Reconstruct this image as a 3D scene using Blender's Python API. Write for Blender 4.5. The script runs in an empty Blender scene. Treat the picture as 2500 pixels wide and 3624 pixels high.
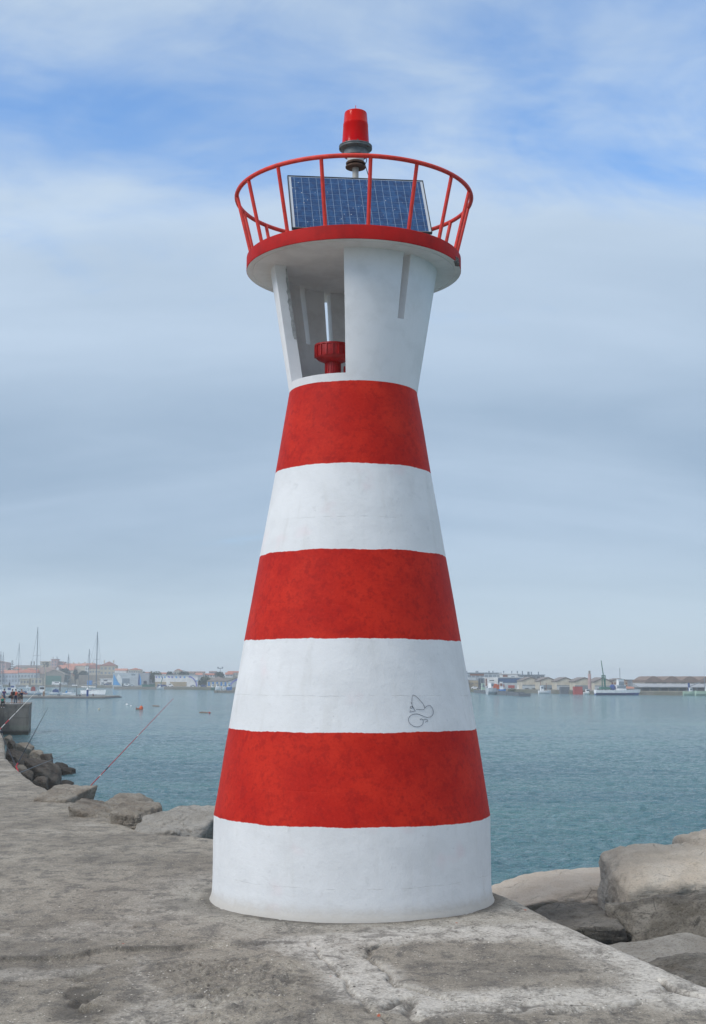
import bpy, bmesh, math, random
import numpy as np
from mathutils import Vector, Matrix, noise as mnoise
R = math.radians
# ------------------------------------------------------------------ camera
S = bpy.context.scene
COL = S.collection
FPX, PITCH, EYE, ROLL = 4700.0, 0.12634, 2.9, 0.0030
cam = bpy.data.cameras.new('camera'); camo = bpy.data.objects.new('camera', cam); COL.objects.link(camo)
fw = Vector((0, math.cos(PITCH), math.sin(PITCH))); up0 = Vector((0, -math.sin(PITCH), math.cos(PITCH))); rt0 = Vector((1, 0, 0))
upv = up0*math.cos(ROLL)-rt0*math.sin(ROLL); rtv = rt0*math.cos(ROLL)+up0*math.sin(ROLL)
m = Matrix((rtv, upv, -fw)).transposed().to_4x4(); m.translation = Vector((0, 0, EYE)); camo.matrix_world = m
cam.sensor_fit = 'VERTICAL'; cam.sensor_height = 36.0; cam.lens = 36.0*FPX/3624.0
cam.clip_start = 0.1; cam.clip_end = 12000
S.camera = camo
S.render.resolution_x = 706; S.render.resolution_y = 1024
# ------------------------------------------------------------------ light
SUN_EL, SUN_AZ = R(38), math.atan2(-0.86, -0.52)      # sun behind the camera, to its left
w = bpy.data.worlds.new('World'); S.world = w; w.use_nodes = True
sun = bpy.data.lights.new('sun', 'SUN'); sun.energy = 1.5; sun.angle = R(22); sun.color = (1.0, 0.965, 0.92)
suno = bpy.data.objects.new('sun', sun); COL.objects.link(suno)
sd = Vector((math.sin(SUN_AZ)*math.cos(SUN_EL), math.cos(SUN_AZ)*math.cos(SUN_EL), math.sin(SUN_EL)))
suno.rotation_euler = sd.to_track_quat('Z', 'Y').to_euler(); suno.location = (-30, -20, 60)
S.view_settings.view_transform = 'Standard'; S.view_settings.look = 'None'; S.view_settings.gamma = 1
S.view_settings.exposure = 0.22

def world_nodes():
    nt = w.node_tree; n = nt.nodes; l = nt.links; n.clear()
    out = n.new('ShaderNodeOutputWorld'); bg = n.new('ShaderNodeBackground'); bg.inputs[1].default_value = 0.12
    l.new(bg.outputs[0], out.inputs[0])
    sky = n.new('ShaderNodeTexSky'); sky.sky_type = 'NISHITA'; sky.sun_disc = False
    sky.sun_elevation = SUN_EL; sky.sun_rotation = SUN_AZ; sky.air_density = 1.0; sky.dust_density = 0.6; sky.ozone_density = 2.2
    tc = n.new('ShaderNodeTexCoord'); sep = n.new('ShaderNodeSeparateXYZ'); l.new(tc.outputs['Generated'], sep.inputs[0])
    def math_(op, a, b=None, c=None, clamp=False):
        q = n.new('ShaderNodeMath'); q.operation = op; q.use_clamp = clamp
        for i, v in enumerate((a, b, c)):
            if v is None: continue
            if isinstance(v, (int, float)): q.inputs[i].default_value = v
            else: l.new(v, q.inputs[i])
        return q.outputs[0]
    def rng(v, a, b, c=0.0, d=1.0, smooth=True):
        q = n.new('ShaderNodeMapRange'); q.interpolation_type = 'SMOOTHSTEP' if smooth else 'LINEAR'
        l.new(v, q.inputs[0]); q.inputs[1].default_value = a; q.inputs[2].default_value = b; q.inputs[3].default_value = c; q.inputs[4].default_value = d
        return q.outputs[0]
    def mix(f, a, b):
        q = n.new('ShaderNodeMix'); q.data_type = 'RGBA'
        if isinstance(f, (int, float)): q.inputs[0].default_value = f
        else: l.new(f, q.inputs[0])
        for i, v in ((6, a), (7, b)):
            if isinstance(v, tuple): q.inputs[i].default_value = (*v, 1)
            else: l.new(v, q.inputs[i])
        return q.outputs[2]
    z = math_('MAXIMUM', sep.outputs[2], 0.0)
    zz = math_('ADD', z, 0.34)
    px = math_('DIVIDE', sep.outputs[0], zz); py = math_('DIVIDE', sep.outputs[1], zz)
    cv = n.new('ShaderNodeCombineXYZ'); l.new(px, cv.inputs[0]); l.new(py, cv.inputs[1])
    def nz(scale, det, rough, off, sx=1.0, sy=1.0, dist=0.0):
        mp = n.new('ShaderNodeMapping'); l.new(cv.outputs[0], mp.inputs[0]); mp.inputs['Location'].default_value = off; mp.inputs['Scale'].default_value = (sx, sy, 1)
        t = n.new('ShaderNodeTexNoise'); t.inputs['Scale'].default_value = scale; t.inputs['Detail'].default_value = det; t.inputs['Roughness'].default_value = rough
        t.inputs['Distortion'].default_value = dist
        l.new(mp.outputs[0], t.inputs['Vector']); return t.outputs['Fac']
    big = nz(2.3, 5, 0.55, (3.2, 1.3, 0), 1.0, 1.5, 0.5)
    wisp = nz(6.5, 7, 0.62, (7.1, 0.4, 2), 0.8, 1.2, 0.8)
    band = nz(1.7, 5, 0.52, (1.7, 8.2, 5), 0.6, 1.9, 0.4)
    # the deck closes in below about 15 degrees and breaks up above
    cov = math_('ADD', math_('MULTIPLY_ADD', big, 3.4, -1.70), math_('MULTIPLY_ADD', wisp, 1.1, -0.55))
    cov = math_('ADD', cov, rng(z, 0.22, 0.42, 1.5, 0.12))
    cover = rng(cov, -0.45, 1.05, 0.12, 0.97)
    tone = math_('ADD', math_('MULTIPLY_ADD', band, 2.6, -1.30), math_('MULTIPLY_ADD', wisp, 0.36, -0.18))
    lowlight = rng(z, 0.035, 0.085, 0.42, 0.0)
    mid = rng(z, 0.17, 0.30, 0.14, 0.72)
    tone = math_('ADD', math_('MULTIPLY', tone, 0.50), math_('ADD', mid, lowlight))
    tone = math_('MINIMUM', math_('MAXIMUM', tone, 0.0), 1.0)
    k = 1/0.12
    cloud = mix(tone, (0.305*k, 0.405*k, 0.53*k), (0.53*k, 0.64*k, 0.77*k))
    warm = mix(rng(z, 0.0, 0.13, 0.75, 0.0), cloud, (0.48*k, 0.57*k, 0.63*k))
    gn = n.new('ShaderNodeVectorMath'); gn.operation = 'MULTIPLY'; l.new(sky.outputs[0], gn.inputs[0]); gn.inputs[1].default_value = (0.82, 1.24, 1.60)
    col = mix(cover, gn.outputs[0], warm)
    # the bright high overcast overhead
    col = mix(rng(z, 0.50, 0.72, 0.0, 0.92), col, (0.80*k, 0.80*k, 0.79*k))
    l.new(col, bg.inputs[0])
world_nodes()
try:
    S.cycles.volume_bounces = 1; S.cycles.max_bounces = 8; S.cycles.transparent_max_bounces = 12
except Exception: pass

SEA = -3.6
def ray(px, py): return fw + rtv*((px-1250)/FPX) - upv*((py-1812)/FPX)
def atY(px, py, Y):
    r = ray(px, py); return Vector((0, 0, EYE)) + r*(Y/r.y)
def atZ(px, py, z=0.0):
    r = ray(px, py); return Vector((0, 0, EYE)) + r*((z-EYE)/r.z)
def mpp(Y): return Y/FPX*1.0      # metres per source pixel near the horizon
# ------------------------------------------------------------------ numpy noise
def vn(x, y, seed=0):
    xi = np.floor(x).astype(np.int64); yi = np.floor(y).astype(np.int64); fx = x-xi; fy = y-yi
    fx = fx*fx*(3-2*fx); fy = fy*fy*(3-2*fy)
    def h(a, b):
        n_ = (a*374761393 + b*668265263 + seed*1442695041) & 0xffffffff
        n_ = ((n_ ^ (n_ >> 13))*1274126177) & 0xffffffff
        return ((n_ ^ (n_ >> 16)) & 0xffff)/65535.0
    return (h(xi, yi)*(1-fx)+h(xi+1, yi)*fx)*(1-fy)+(h(xi, yi+1)*(1-fx)+h(xi+1, yi+1)*fx)*fy
def fbm(x, y, o=4, seed=0, g=0.5):
    s = 0; a = 1; t = 0
    for i in range(o):
        s = s+a*(vn(x*2**i+i*17.3, y*2**i-i*9.1, seed+i)-0.5); t += a; a *= g
    return s/t*2      # about -1..1
def sst(x, a, b):
    t = np.clip((x-a)/(b-a), 0, 1); return t*t*(3-2*t)
# ------------------------------------------------------------------ materials
def mat(name, c, rough=0.8, var=0.0, vs=3.0, bump=0.0, bs=20.0, metal=0.0, spec=0.4, c2=None, coat=0.0, dist=0.02):
    m_ = bpy.data.materials.get(name)
    if m_: return m_
    m_ = bpy.data.materials.new(name); m_.use_nodes = True; nt = m_.node_tree; n = nt.nodes; l = nt.links; p = n['Principled BSDF']
    p.inputs['Base Color'].default_value = (*c, 1); p.inputs['Roughness'].default_value = rough; p.inputs['Metallic'].default_value = metal
    p.inputs['Specular IOR Level'].default_value = spec; p.inputs['Coat Weight'].default_value = coat
    if var or bump or c2:
        tc = n.new('ShaderNodeTexCoord')
    if var or c2:
        t = n.new('ShaderNodeTexNoise'); t.inputs['Scale'].default_value = vs; t.inputs['Detail'].default_value = 6; t.inputs['Roughness'].default_value = 0.65
        l.new(tc.outputs['Object'], t.inputs['Vector'])
        q = n.new('ShaderNodeMix'); q.data_type = 'RGBA'
        b = c2 if c2 else tuple(max(0, v*(1-var)) for v in c)
        q.inputs[6].default_value = (*b, 1); q.inputs[7].default_value = (*(c if c2 else tuple(min(1, v*(1+var)) for v in c)), 1)
        mr = n.new('ShaderNodeMapRange'); mr.inputs[1].default_value = 0.35; mr.inputs[2].default_value = 0.65; l.new(t.outputs['Fac'], mr.inputs[0])
        l.new(mr.outputs[0], q.inputs[0]); l.new(q.outputs[2], p.inputs['Base Color'])
    if bump:
        t2 = n.new('ShaderNodeTexNoise'); t2.inputs['Scale'].default_value = bs; t2.inputs['Detail'].default_value = 5
        l.new(tc.outputs['Object'], t2.inputs['Vector'])
        bn = n.new('ShaderNodeBump'); bn.inputs['Strength'].default_value = bump; bn.inputs['Distance'].default_value = dist
        l.new(t2.outputs['Fac'], bn.inputs['Height']); l.new(bn.outputs[0], p.inputs['Normal'])
    return m_
class NT:      # small helper to write node graphs
    def __init__(s, name):
        s.m = bpy.data.materials.new(name); s.m.use_nodes = True; s.n = s.m.node_tree.nodes; s.l = s.m.node_tree.links; s.p = s.n['Principled BSDF']
        s.tc = s.n.new('ShaderNodeTexCoord')
    def put(s, v, sock):
        if isinstance(v, (int, float)): sock.default_value = v
        elif isinstance(v, tuple): sock.default_value = (*v, 1) if len(v) == 3 and sock.type == 'RGBA' else v
        else: s.l.new(v, sock)
    def math(s, op, a, b=None, c=None, clamp=False):
        q = s.n.new('ShaderNodeMath'); q.operation = op; q.use_clamp = clamp
        for i, v in enumerate((a, b, c)):
            if v is not None: s.put(v, q.inputs[i])
        return q.outputs[0]
    def rng(s, v, a, b, c=0.0, d=1.0):
        q = s.n.new('ShaderNodeMapRange'); q.interpolation_type = 'SMOOTHSTEP'; s.put(v, q.inputs[0])
        for i, k in enumerate((a, b, c, d)): q.inputs[i+1].default_value = k
        return q.outputs[0]
    def mix(s, f, a, b, mode='MIX'):
        q = s.n.new('ShaderNodeMix'); q.data_type = 'RGBA'; q.blend_type = mode; s.put(f, q.inputs[0]); s.put(a, q.inputs[6]); s.put(b, q.inputs[7]); return q.outputs[2]
    def noise(s, scale, det=5, rough=0.5, sc=(1, 1, 1), loc=(0, 0, 0), dist=0.0, rot=(0, 0, 0)):
        mp = s.n.new('ShaderNodeMapping'); s.l.new(s.tc.outputs['Object'], mp.inputs[0]); mp.inputs['Scale'].default_value = sc; mp.inputs['Location'].default_value = loc; mp.inputs['Rotation'].default_value = rot
        t = s.n.new('ShaderNodeTexNoise'); t.inputs['Scale'].default_value = scale; t.inputs['Detail'].default_value = det; t.inputs['Roughness'].default_value = rough; t.inputs['Distortion'].default_value = dist
        s.l.new(mp.outputs[0], t.inputs['Vector']); return t.outputs['Fac']
    def vor(s, scale, sc=(1, 1, 1), feature='F1', rnd=1.0, loc=(0, 0, 0)):
        mp = s.n.new('ShaderNodeMapping'); s.l.new(s.tc.outputs['Object'], mp.inputs[0]); mp.inputs['Scale'].default_value = sc; mp.inputs['Location'].default_value = loc
        t = s.n.new('ShaderNodeTexVoronoi'); t.inputs['Scale'].default_value = scale; t.feature = feature; t.inputs['Randomness'].default_value = rnd
        s.l.new(mp.outputs[0], t.inputs['Vector']); return t
    def attr(s, name):
        a = s.n.new('ShaderNodeAttribute'); a.attribute_name = name; return a.outputs['Fac']
    def bump(s, h, strength, dist, prev=None):
        b = s.n.new('ShaderNodeBump'); b.inputs['Strength'].default_value = strength; b.inputs['Distance'].default_value = dist; s.put(h, b.inputs['Height'])
        if prev is not None: s.l.new(prev, b.inputs['Normal'])
        return b.outputs[0]
    def fin(s, col, rough=None, normal=None):
        s.put(col, s.p.inputs['Base Color'])
        if rough is not None: s.put(rough, s.p.inputs['Roughness'])
        if normal is not None: s.l.new(normal, s.p.inputs['Normal'])
        return s.m
# ------------------------------------------------------------------ mesh helpers
class MB:
    def __init__(s): s.v = []; s.f = []; s.mi = []; s.k = 0
    def add(s, vs, fs):
        o = len(s.v); s.v += [tuple(v) for v in vs]; s.f += [tuple(i+o for i in f) for f in fs]; s.mi += [s.k]*len(fs); return s
    def box(s, x0, x1, y0, y1, z0, z1, M=None):
        vs = [Vector(p) for p in ((x0, y0, z0), (x1, y0, z0), (x1, y1, z0), (x0, y1, z0), (x0, y0, z1), (x1, y0, z1), (x1, y1, z1), (x0, y1, z1))]
        if M: vs = [M@v for v in vs]
        return s.add(vs, [(0, 3, 2, 1), (4, 5, 6, 7), (0, 1, 5, 4), (1, 2, 6, 5), (2, 3, 7, 6), (3, 0, 4, 7)])
    def tube(s, pts, rad, n=8, cap=True):
        pts = [Vector(p) for p in pts]
        if isinstance(rad, (int, float)): rad = [rad]*len(pts)
        vs = []; fs = []; N = len(pts); prevu = None
        for i, p in enumerate(pts):
            d = (pts[min(i+1, N-1)]-pts[max(i-1, 0)]).normalized()
            if prevu is None:
                u = d.cross(Vector((0, 0, 1)) if abs(d.z) < 0.9 else Vector((1, 0, 0))).normalized()
            else:
                u = (prevu-d*prevu.dot(d)).normalized()
            prevu = u; v = d.cross(u)
            for k in range(n):
                a = 2*math.pi*k/n; vs.append(p+(u*math.cos(a)+v*math.sin(a))*rad[i])
        for i in range(N-1):
            for k in range(n):
                a = i*n+k; b = i*n+(k+1) % n; fs.append((a, b, b+n, a+n))
        if cap: fs.append(tuple(range(n))[::-1]); fs.append(tuple((N-1)*n+k for k in range(n)))
        return s.add(vs, fs)
    def lathe(s, prof, n=48, c=(0, 0, 0), close=True):
        vs = []; fs = []; N = len(prof)
        for r, z in prof:
            for k in range(n):
                a = 2*math.pi*k/n; vs.append((c[0]+r*math.sin(a), c[1]-r*math.cos(a), c[2]+z))
        for i in range(N-1):
            for k in range(n):
                a = i*n+k; b = i*n+(k+1) % n; fs.append((a, b, b+n, a+n))
        if close:
            fs.append(tuple(range(n))[::-1]); fs.append(tuple((N-1)*n+k for k in range(n)))
        return s.add(vs, fs)
    def prism(s, poly, y0, y1, M=None):      # polygon in xz, extruded in y
        n = len(poly); vs = [Vector((x, y0, z)) for x, z in poly]+[Vector((x, y1, z)) for x, z in poly]
        if M: vs = [M@v for v in vs]
        fs = [tuple(range(n)), tuple(range(2*n-1, n-1, -1))]+[(i+n, (i+1) % n+n, (i+1) % n, i) for i in range(n)]
        return s.add(vs, fs)
    def ball(s, c, r, n=12, sz=1.0):
        pr = [(max(0.001, r*math.sin(math.pi*i/n)), -r*sz*math.cos(math.pi*i/n)) for i in range(n+1)]
        return s.lathe(pr, n+4, c)
    def build(s, name, m_, parent=None, smooth=False, loc=None):
        me = bpy.data.meshes.new(name); me.from_pydata(s.v, [], s.f)
        ms = m_ if isinstance(m_, (list, tuple)) else [m_]
        for q in ms: me.materials.append(q)
        if len(ms) > 1: me.polygons.foreach_set('material_index', s.mi)
        b = bmesh.new(); b.from_mesh(me); bmesh.ops.recalc_face_normals(b, faces=b.faces); b.to_mesh(me); b.free()
        o = bpy.data.objects.new(name, me); COL.objects.link(o)
        if smooth:
            me.polygons.foreach_set('use_smooth', [True]*len(me.polygons))
            try: me.set_sharp_from_angle(angle=R(35))
            except Exception: pass
        if parent: o.parent = parent
        if loc: o.location = loc
        return o
def grid_mesh(name, X, Y, Z, m_, attrs=None, smooth=True):
    ny, nx = X.shape
    me = bpy.data.meshes.new(name); nv = nx*ny; me.vertices.add(nv)
    co = np.stack([X, Y, Z], -1).reshape(-1).astype(np.float32); me.vertices.foreach_set('co', co)
    i = np.arange((ny-1)*(nx-1)); r = i//(nx-1); c = i % (nx-1); a = r*nx+c
    q = np.stack([a, a+1, a+nx+1, a+nx], -1).astype(np.int32)
    nf = len(a); me.loops.add(nf*4); me.polygons.add(nf)
    me.loops.foreach_set('vertex_index', q.reshape(-1)); me.polygons.foreach_set('loop_start', np.arange(0, nf*4, 4, dtype=np.int32)); me.polygons.foreach_set('loop_total', np.full(nf, 4, np.int32))
    me.polygons.foreach_set('use_smooth', np.full(nf, smooth)); me.update(); me.validate()
    for k, v in (attrs or {}).items():
        at = me.attributes.new(k, 'FLOAT', 'POINT'); at.data.foreach_set('value', v.reshape(-1).astype(np.float32))
    me.materials.append(m_); o = bpy.data.objects.new(name, me); COL.objects.link(o); return o
def tag(o, label=None, cat=None, group=None, kind=None):
    if label: o['label'] = label
    if cat: o['category'] = cat
    if group: o['group'] = group
    if kind: o['kind'] = kind
    return o
def thing(name, label, cat, loc=(0, 0, 0), rz=0.0, group=None):
    o = bpy.data.objects.new(name, None); COL.objects.link(o); o.location = loc; o.rotation_euler = (0, 0, rz); o.empty_display_size = 0.3
    return tag(o, label, cat, group)
# ================================================================== MOLE (ground)
EDGE = [(4.0, 4.0), (9.5, 3.95+0.45), (13.27, 3.42), (15.82, 2.74), (17.92, 2.26), (19.05, 1.94), (21.5, 0.6), (23.6, -1.3), (24.99, -2.57), (25.47, -3.15), (26.58, -4.26), (29.36, -5.36), (32.07, -6.46),
        (32.95, -6.93), (38.06, -8.97), (42.27, -10.37), (50.6, -13.04), (71.5, -18.58), (100, -26.5), (140, -37.5), (170, -46)]
EDGE[0] = (4.0, 5.9); EDGE[1] = (9.5, 4.42)
EY = np.array([e[0] for e in EDGE]); EX = np.array([e[1] for e in EDGE])
def edge_x(y): return np.interp(y, EY, EX)
def P0(x, y): p = atZ(x*2500/1596, y*2500/1596, 0); return (p.x, p.y)      # a ground point seen at a spot of the overview picture
def dist_poly(X, Y, pts):
    d = np.full(X.shape, 1e9)
    for (x0, y0), (x1, y1) in zip(pts[:-1], pts[1:]):
        vx, vy = x1-x0, y1-y0; L = vx*vx+vy*vy+1e-9
        t = np.clip(((X-x0)*vx+(Y-y0)*vy)/L, 0, 1); d = np.minimum(d, np.hypot(X-x0-t*vx, Y-y0-t*vy))
    return d
def inside(X, Y, pts):
    c = np.zeros(X.shape, bool); n = len(pts)
    for i in range(n):
        x0, y0 = pts[i]; x1, y1 = pts[(i+1) % n]
        if y0 == y1: continue
        c ^= ((y0 > Y) != (y1 > Y)) & (X < (x1-x0)*(Y-y0)/(y1-y0)+x0)
    return c
def mole_material():
    s = NT('worn_concrete')
    pale, dark, rgh = s.attr('pale'), s.attr('dark'), s.attr('rough')
    n1 = s.noise(0.55, 6, 0.6, (1, .6, 1)); n2 = s.noise(3.2, 8, 0.75, (1, 0.7, 1), dist=0.3); n3 = s.noise(28, 6, 0.75, (1, .8, 1)); n4 = s.noise(60, 4, 0.7)
    c = s.mix(s.rng(n1, 0.35, 0.65), (0.220, 0.200, 0.168), (0.310, 0.286, 0.244))
    c = s.mix(s.math('MULTIPLY', s.rng(n2, 0.47, 0.62), 0.7), c, (0.120, 0.114, 0.105))
    c = s.mix(s.math('MULTIPLY', s.rng(n2, 0.50, 0.30), 0.5), c, (0.33, 0.315, 0.285))
    c = s.mix(s.math('MULTIPLY', s.rng(n3, 0.52, 0.68), 0.7), c, (0.075, 0.071, 0.065))
    c = s.mix(s.math('MULTIPLY', s.rng(n3, 0.44, 0.32), 0.6), c, (0.42, 0.40, 0.36))
    c = s.mix(s.math('MULTIPLY', s.rng(n4, 0.53, 0.66), 0.55), c, (0.07, 0.066, 0.060)); c = s.mix(s.math('MULTIPLY', s.rng(n4, 0.45, 0.34), 0.45), c, (0.45, 0.43, 0.39))
    pm = s.math('MULTIPLY', pale, s.rng(s.math('ADD', n2, s.math('MULTIPLY', n3, 0.5)), 0.90, 0.66, 0.25, 0.9))
    c = s.mix(pm, c, s.mix(s.rng(n3, 0.35, 0.7), (0.50, 0.485, 0.45), (0.37, 0.355, 0.33)))
    c = s.mix(s.math('MULTIPLY', dark, 0.85), c, s.mix(n3, (0.055, 0.052, 0.048), (0.12, 0.112, 0.10)))
    # exposed aggregate and grit
    v = s.vor(26, (1, 1, 1)); peb = s.rng(v.outputs['Distance'], 0.30, 0.05)
    vc = s.math('MULTIPLY', peb, rgh)
    c = s.mix(s.math('MULTIPLY', vc, 0.65), c, s.mix(v.outputs['Color'], (0.20, 0.19, 0.175), (0.46, 0.445, 0.42)))
    v2 = s.vor(70, (1, 1, 1)); grit = s.math('MULTIPLY', s.rng(v2.outputs['Distance'], 0.22, 0.12), s.rng(s.noise(9, 3), 0.48, 0.62))
    c = s.mix(s.math('MULTIPLY', grit, 0.55), c, (0.48, 0.46, 0.43))
    v4 = s.vor(17, (1, 0.8, 1), loc=(4, 4, 4)); chip = s.math('MULTIPLY', s.rng(v4.outputs['Distance'], 0.20, 0.13), s.rng(s.noise(5, 5, 0.7, loc=(8, 1, 1)), 0.50, 0.58)); c = s.mix(s.math('MULTIPLY', chip, 0.75), c, (0.55, 0.53, 0.49))
    v5 = s.vor(13, (1, 0.7, 1), loc=(1, 9, 4)); chip2 = s.math('MULTIPLY', s.rng(v5.outputs['Distance'], 0.24, 0.15), s.rng(s.noise(4, 5, 0.7, loc=(2, 6, 1)), 0.50, 0.58)); c = s.mix(s.math('MULTIPLY', chip2, 0.75), c, (0.07, 0.065, 0.058))
    gm = s.n.new('ShaderNodeGamma'); s.put(c, gm.inputs[0]); gm.inputs[1].default_value = 1.35; c = s.mix(1.0, gm.outputs[0], (1.66, 1.64, 1.63), 'MULTIPLY')
    # a few orange-red lichen / paint drips
    v3 = s.vor(1.5, (1, .6, 1), loc=(3.1, 1.2, 0)); red = s.math('MULTIPLY', s.rng(v3.outputs['Distance'], 0.035, 0.02), s.rng(n3, 0.42, 0.5))
    c = s.mix(red, c, (0.42, 0.10, 0.05))
    h = s.math('ADD', s.math('MULTIPLY', n3, 1.2), s.math('MULTIPLY', n4, 0.5))
    h = s.math('ADD', h, s.math('MULTIPLY', vc, 0.9)); h = s.math('ADD', h, s.math('MULTIPLY', n2, 1.5))
    return s.fin(c, 0.92, s.bump(h, 0.75, 0.012))
MOLE = mole_material()
def build_mole():
    # rows: coarse behind the camera, fine in front of the lighthouse, growing with distance
    ys = np.concatenate([np.linspace(-30, 9.0, 20), np.arange(9.2, 19, 0.024), 19*np.exp(np.linspace(0.0015, math.log(170/19), 520))])
    nu = 900; u = np.linspace(0, 1, nu)
    far = np.array([-90, -60, -35.])
    L = np.where(ys > 9, -(0.285*ys+1.2), -4.0); Rr = edge_x(ys)
    Rr = Rr + 0.035*fbm(ys*1.7, ys*0+3, 4, 5) + 0.012*fbm(ys*9, ys*0+3, 3, 6)
    L = np.minimum(L, Rr-2.0)
    X = L[:, None]+(Rr-L)[:, None]*u[None, :]
    Xf = L[:, None]+far[None, :]; Xf = np.maximum(Xf, -130.0); Xf.sort(1)
    X = np.concatenate([Xf, X, (Rr+0.01)[:, None], (Rr+0.05)[:, None]*1.0, (Rr+0.05)[:, None]], 1)
    Y = np.repeat(ys[:, None], X.shape[1], 1)
    near = (Y < 40)
    Z = 0.035*fbm(X*0.35, Y*0.35, 3, 1)+0.010*fbm(X*2.2, Y*2.2, 4, 2)
    jx = X+0.16*fbm(X*1.3, Y*1.3, 4, 11)+0.05*fbm(X*6, Y*6, 3, 12); jy = Y+0.22*fbm(X*1.3+7, Y*1.3, 4, 13)+0.07*fbm(X*6, Y*6+5, 3, 14)
    pale = np.zeros(X.shape); dark = np.zeros(X.shape); rgh = np.zeros(X.shape)
    def band(pts, wd, soft): return 1-sst(dist_poly(jx, jy, pts), wd, wd+soft)
    def area(poly, soft=0.12):
        i = inside(jx, jy, poly); d = dist_poly(jx, jy, poly+[poly[0]]); return np.where(i, sst(d, 0, soft), 0.0)
    # smooth apron round the tower, then a worn slab with a lip
    lip = [P0(-200, 2172), P0(0, 2163), P0(120, 2158), P0(250, 2140), P0(420, 2136), P0(560, 2130), P0(690, 2128)]
    d = dist_poly(jx, jy, lip); front = jy < np.interp(jx, [p[0] for p in lip], [p[1] for p in lip])
    onlip = (X < lip[-1][0]+0.3)
    Z -= np.where(onlip & front, 0.045*sst(d, 0.0, 0.08)*(1-sst(X, lip[-1][0]-1.2, lip[-1][0])), 0)
    dark = np.maximum(dark, 0.7*(1-sst(d, 0.02, 0.10))*sst(fbm(X*1.3+2, Y*1.9, 4, 34), -0.25, 0.15))
    # pale render bands on the right
    P1 = [P0(690, 2126), P0(1000, 2105), P0(1240, 2098), P0(1330, 2125), P0(1480, 2200), P0(1590, 2260)]
    pale = np.maximum(pale, 1.0*band(P1, 0.22, 0.55))
    P2 = [P0(700, 2135), P0(790, 2180), P0(850, 2240), P0(960, 2268), P0(1200, 2262), P0(1400, 2240), P0(1560, 2245)]
    pale = np.maximum(pale, 0.95*band(P2, 0.20, 0.35)); rg = np.hypot(X, Y-18.5); pale = np.maximum(pale, 0.38*sst(rg, 1.95, 2.15)*(1-sst(rg+0.5*fbm(X*1.2, Y*1.2, 3, 97), 2.5, 3.6)))
    edge = Rr[:, None]-jx
    pale = np.maximum(pale, 0.75*(1-sst(edge, 0.15, 0.55))*sst(Y, 8, 11)*(1-sst(Y, 15.8, 17)))
    pale = np.maximum(pale, 0.7*area([P0(590, 2150), P0(640, 2132), P0(720, 2150), P0(700, 2172)], .1))
    pale = np.maximum(pale, 0.45*area([P0(230, 2068), P0(330, 2063), P0(420, 2078), P0(300, 2090)], .2))
    pale = np.maximum(pale, 0.55*area([P0(-200, 2195), P0(60, 2172), P0(250, 2166), P0(230, 2186), P0(60, 2200)], .15))
    pale = np.maximum(pale, 0.40*area([P0(240, 2290), P0(300, 2245), P0(420, 2235), P0(480, 2260), P0(420, 2330), P0(220, 2330)], .15))
    # patch outline (groove) inside the pale band
    G1 = [P0(860, 2137), P0(832, 2150), P0(850, 2175), P0(905, 2225), P0(960, 2250), P0(1100, 2262)]
    G2 = [P0(860, 2137), P0(1000, 2128), P0(1200, 2120)]
    for g, dp in ((G1, .045), (G2, .025)):
        dd = dist_poly(jx, jy, g); Z -= dp*(1-sst(dd, 0.0, 0.06)); dark = np.maximum(dark, 0.55*(1-sst(dd, 0.0, 0.05))*sst(fbm(X*2, Y*2, 2, 35), -0.3, 0.3))
    A = area([P0(860, 2140), P0(1230, 2122), P0(1440, 2180), P0(1450, 2225), P0(1150, 2250), P0(960, 2245)], .3)
    pale *= 1-0.55*A; rgh = np.maximum(rgh, 0.35*A); dark = np.maximum(dark, 0.35*A*sst(fbm(X*1.6, Y*2.2, 4, 36), 0.0, 0.5))
    # joint running from the slab corner to the front
    J1 = [P0(688, 2128), P0(740, 2170), P0(790, 2215), P0(830, 2262), P0(860, 2314), P0(900, 2400)]
    dd = dist_poly(jx, jy, J1); Z -= 0.03*(1-sst(dd, 0, 0.05)); Z += 0.03*np.where((X < np.interp(Y, [p[1] for p in J1[::-1]], [p[0] for p in J1[::-1]])), 0, 1)*0
    dark = np.maximum(dark, 0.35*(1-sst(dd, 0, 0.04)))
    J2 = [P0(308, 2150), P0(320, 2200), P0(345, 2260), P0(360, 2330)]
    dd = dist_poly(jx, jy, J2); Z -= 0.010*(1-sst(dd, 0, 0.05)); dark = np.maximum(dark, 0.25*(1-sst(dd, 0, 0.05))); pale = np.maximum(pale, 0.35*(1-sst(dd, 0.03, 0.12)))
    # spalled hollows on the left
    for poly, dp in (([P0(130, 2192), P0(165, 2176), P0(235, 2182), P0(250, 2200), P0(180, 2212)], 0.05), ([P0(135, 2232), P0(200, 2222), P0(255, 2236), P0(245, 2262), P0(190, 2270), P0(140, 2255)], 0.08), ([P0(120, 2180), P0(260, 2178), P0(290, 2290), P0(100, 2290)], 0.035),
                     ([P0(40, 2330), P0(120, 2290), P0(180, 2285), P0(160, 2330)], 0.05), ([P0(310, 2300), P0(380, 2290), P0(400, 2318), P0(330, 2330)], 0.04)):
        a = area(poly, 0.20)*sst(fbm(X*3.1, Y*4.0, 5, 43, 0.6), -0.30, 0.20); Z -= 0.8*dp*a; dark = np.maximum(dark, 1.0*a*(0.5+0.5*vn(X*5, Y*5, 41)))
    # exposed aggregate
    ag = area([P0(330, 2160), P0(440, 2148), P0(600, 2150), P0(690, 2165), P0(760, 2230), P0(700, 2300), P0(430, 2320), P0(350, 2260)], .4)
    rgh = np.maximum(rgh, ag); rgh = np.maximum(rgh, 0.5*sst(fbm(X*0.8, Y*0.9, 3, 50), 0.05, 0.5)*(1-pale)*(Y < 17))
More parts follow.
